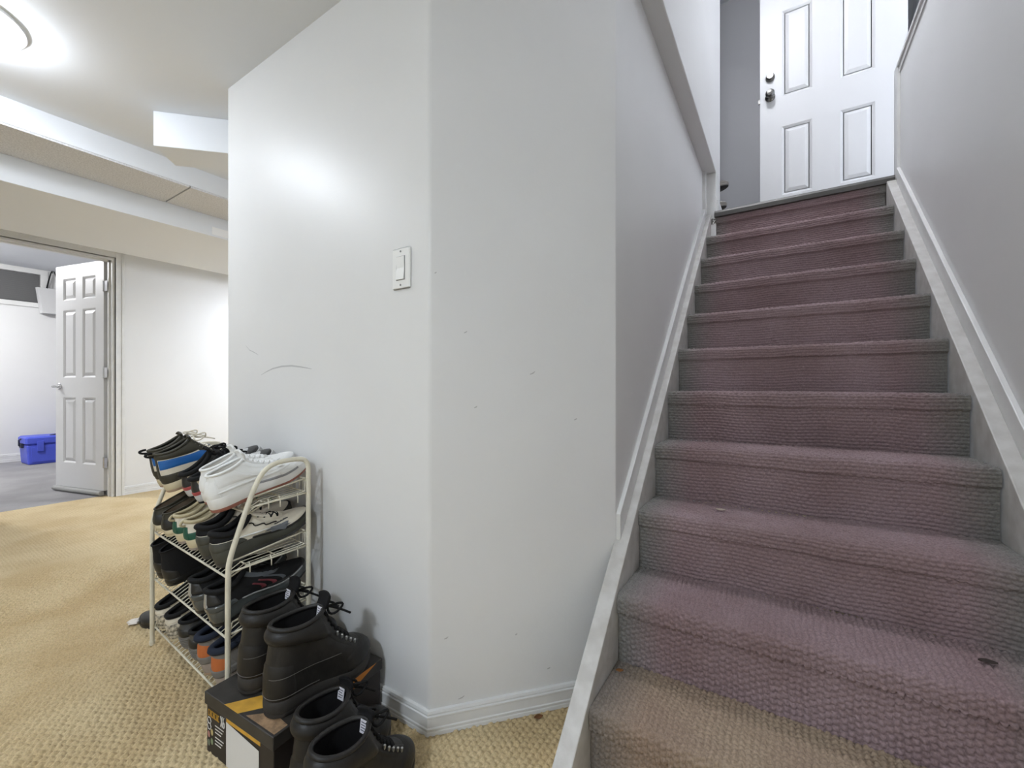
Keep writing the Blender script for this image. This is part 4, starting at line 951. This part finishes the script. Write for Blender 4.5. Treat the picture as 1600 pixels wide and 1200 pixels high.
for i, (z, lab) in enumerate(((2.241, 'dark shoe poking past the upper wall on the lower shelf'), (2.386, 'dark shoe poking past the upper wall on the upper shelf'))):
    s = Shoe(L=0.27, W=0.098, upper=DGRY, mid=GRB, out=BLKL, lining=BLKF, lace=SLATE, tongue=DGRY, collar=BLKF, nl=4, bow=False)
    s.build('dark_shoe', lab, 'shoe', (XU-0.235+0.012*i, 3.40, z), math.radians(-90), 0, 1, 'dark shoes on the landing shelf'); s.toecap(GRB, 0.42)

# ================================================================== LITTER
def crumb(name, label, cat, loc, r, flat_, m, seed, n=(9, 7)):
    rg = np.random.default_rng(seed); V = []; nu, nv = n
    for i in range(nv):
        a = PI*(i+0.5)/nv
        for j in range(nu):
            b = 2*PI*j/nu; q_ = r*(0.7+0.5*rg.random()); V.append((q_*math.sin(a)*math.cos(b)*1.2, q_*math.sin(a)*math.sin(b), r*flat_*0.95+q_*flat_*math.cos(a)*0.8))
    f = [(i*nu+j, (i+1)*nu+j, (i+1)*nu+(j+1) % nu, i*nu+(j+1) % nu) for i in range(nv-1) for j in range(nu)]+[tuple(range(nu)), tuple(range(nv*nu-1, (nv-1)*nu-1, -1))]
    o = mesh(name, V, f, m); o.location = loc; tag(o, label, cat); return o
p = onZ(210, 975, 0.0); crumb('paper_scrap', 'crumpled white tissue scrap on the carpet by the rack', 'paper', (p[0], p[1], 0.0), 0.021, 0.5, mat('tissue', (222, 216, 208), 0.9), 3)
def leaf(label, loc, rz, L, col, tilt=0.0):
    V = []; n = 8
    for i in range(n+1):
        t_ = i/n; w_ = 0.32*L*math.sin(PI*t_)**0.8
        for u in (-1, 0, 1): V.append((L*(t_-0.5), u*w_, 0.10*L*abs(u)+0.16*L*(t_-0.5)**2+0.001))
    f = [(i*3+j, i*3+3+j, i*3+4+j, i*3+1+j) for i in range(n) for j in range(2)]
    o = mesh('dry_leaf', V, f, mat('leaf_%d_%d_%d' % col, col, 0.8), None, True); o.location = loc; o.rotation_euler = (tilt, 0, rz); tag(o, label, 'leaf')
    md = o.modifiers.new('solid', 'SOLIDIFY'); md.thickness = 0.0008
y3, z3 = nose(3); p = onZ(1126, 798, z3+0.002); leaf('pale dry leaf lying on the third step', (p[0], p[1], z3+0.003), 0.3, 0.030, (190, 176, 160))
p = onZ(843, 1117, 0.0); leaf('brown dry leaf beside the angled wall baseboard', (p[0]+0.004, p[1]-0.014, 0.003), 0.9, 0.026, (120, 78, 44))
y1, z1 = nose(1); p = onZ(968, 1050, z1); leaf('orange-brown leaf fragment on the bottom step by the stringer', (p[0], p[1], z1+0.003), 0.5, 0.020, (150, 98, 50))
y2, z2 = nose(2); p = onZ(1565, 1043, z2); leaf('dark leaf fragment on the second step by the right wall', (p[0]-0.02, p[1], z2+0.003), 0.1, 0.030, (56, 46, 42))
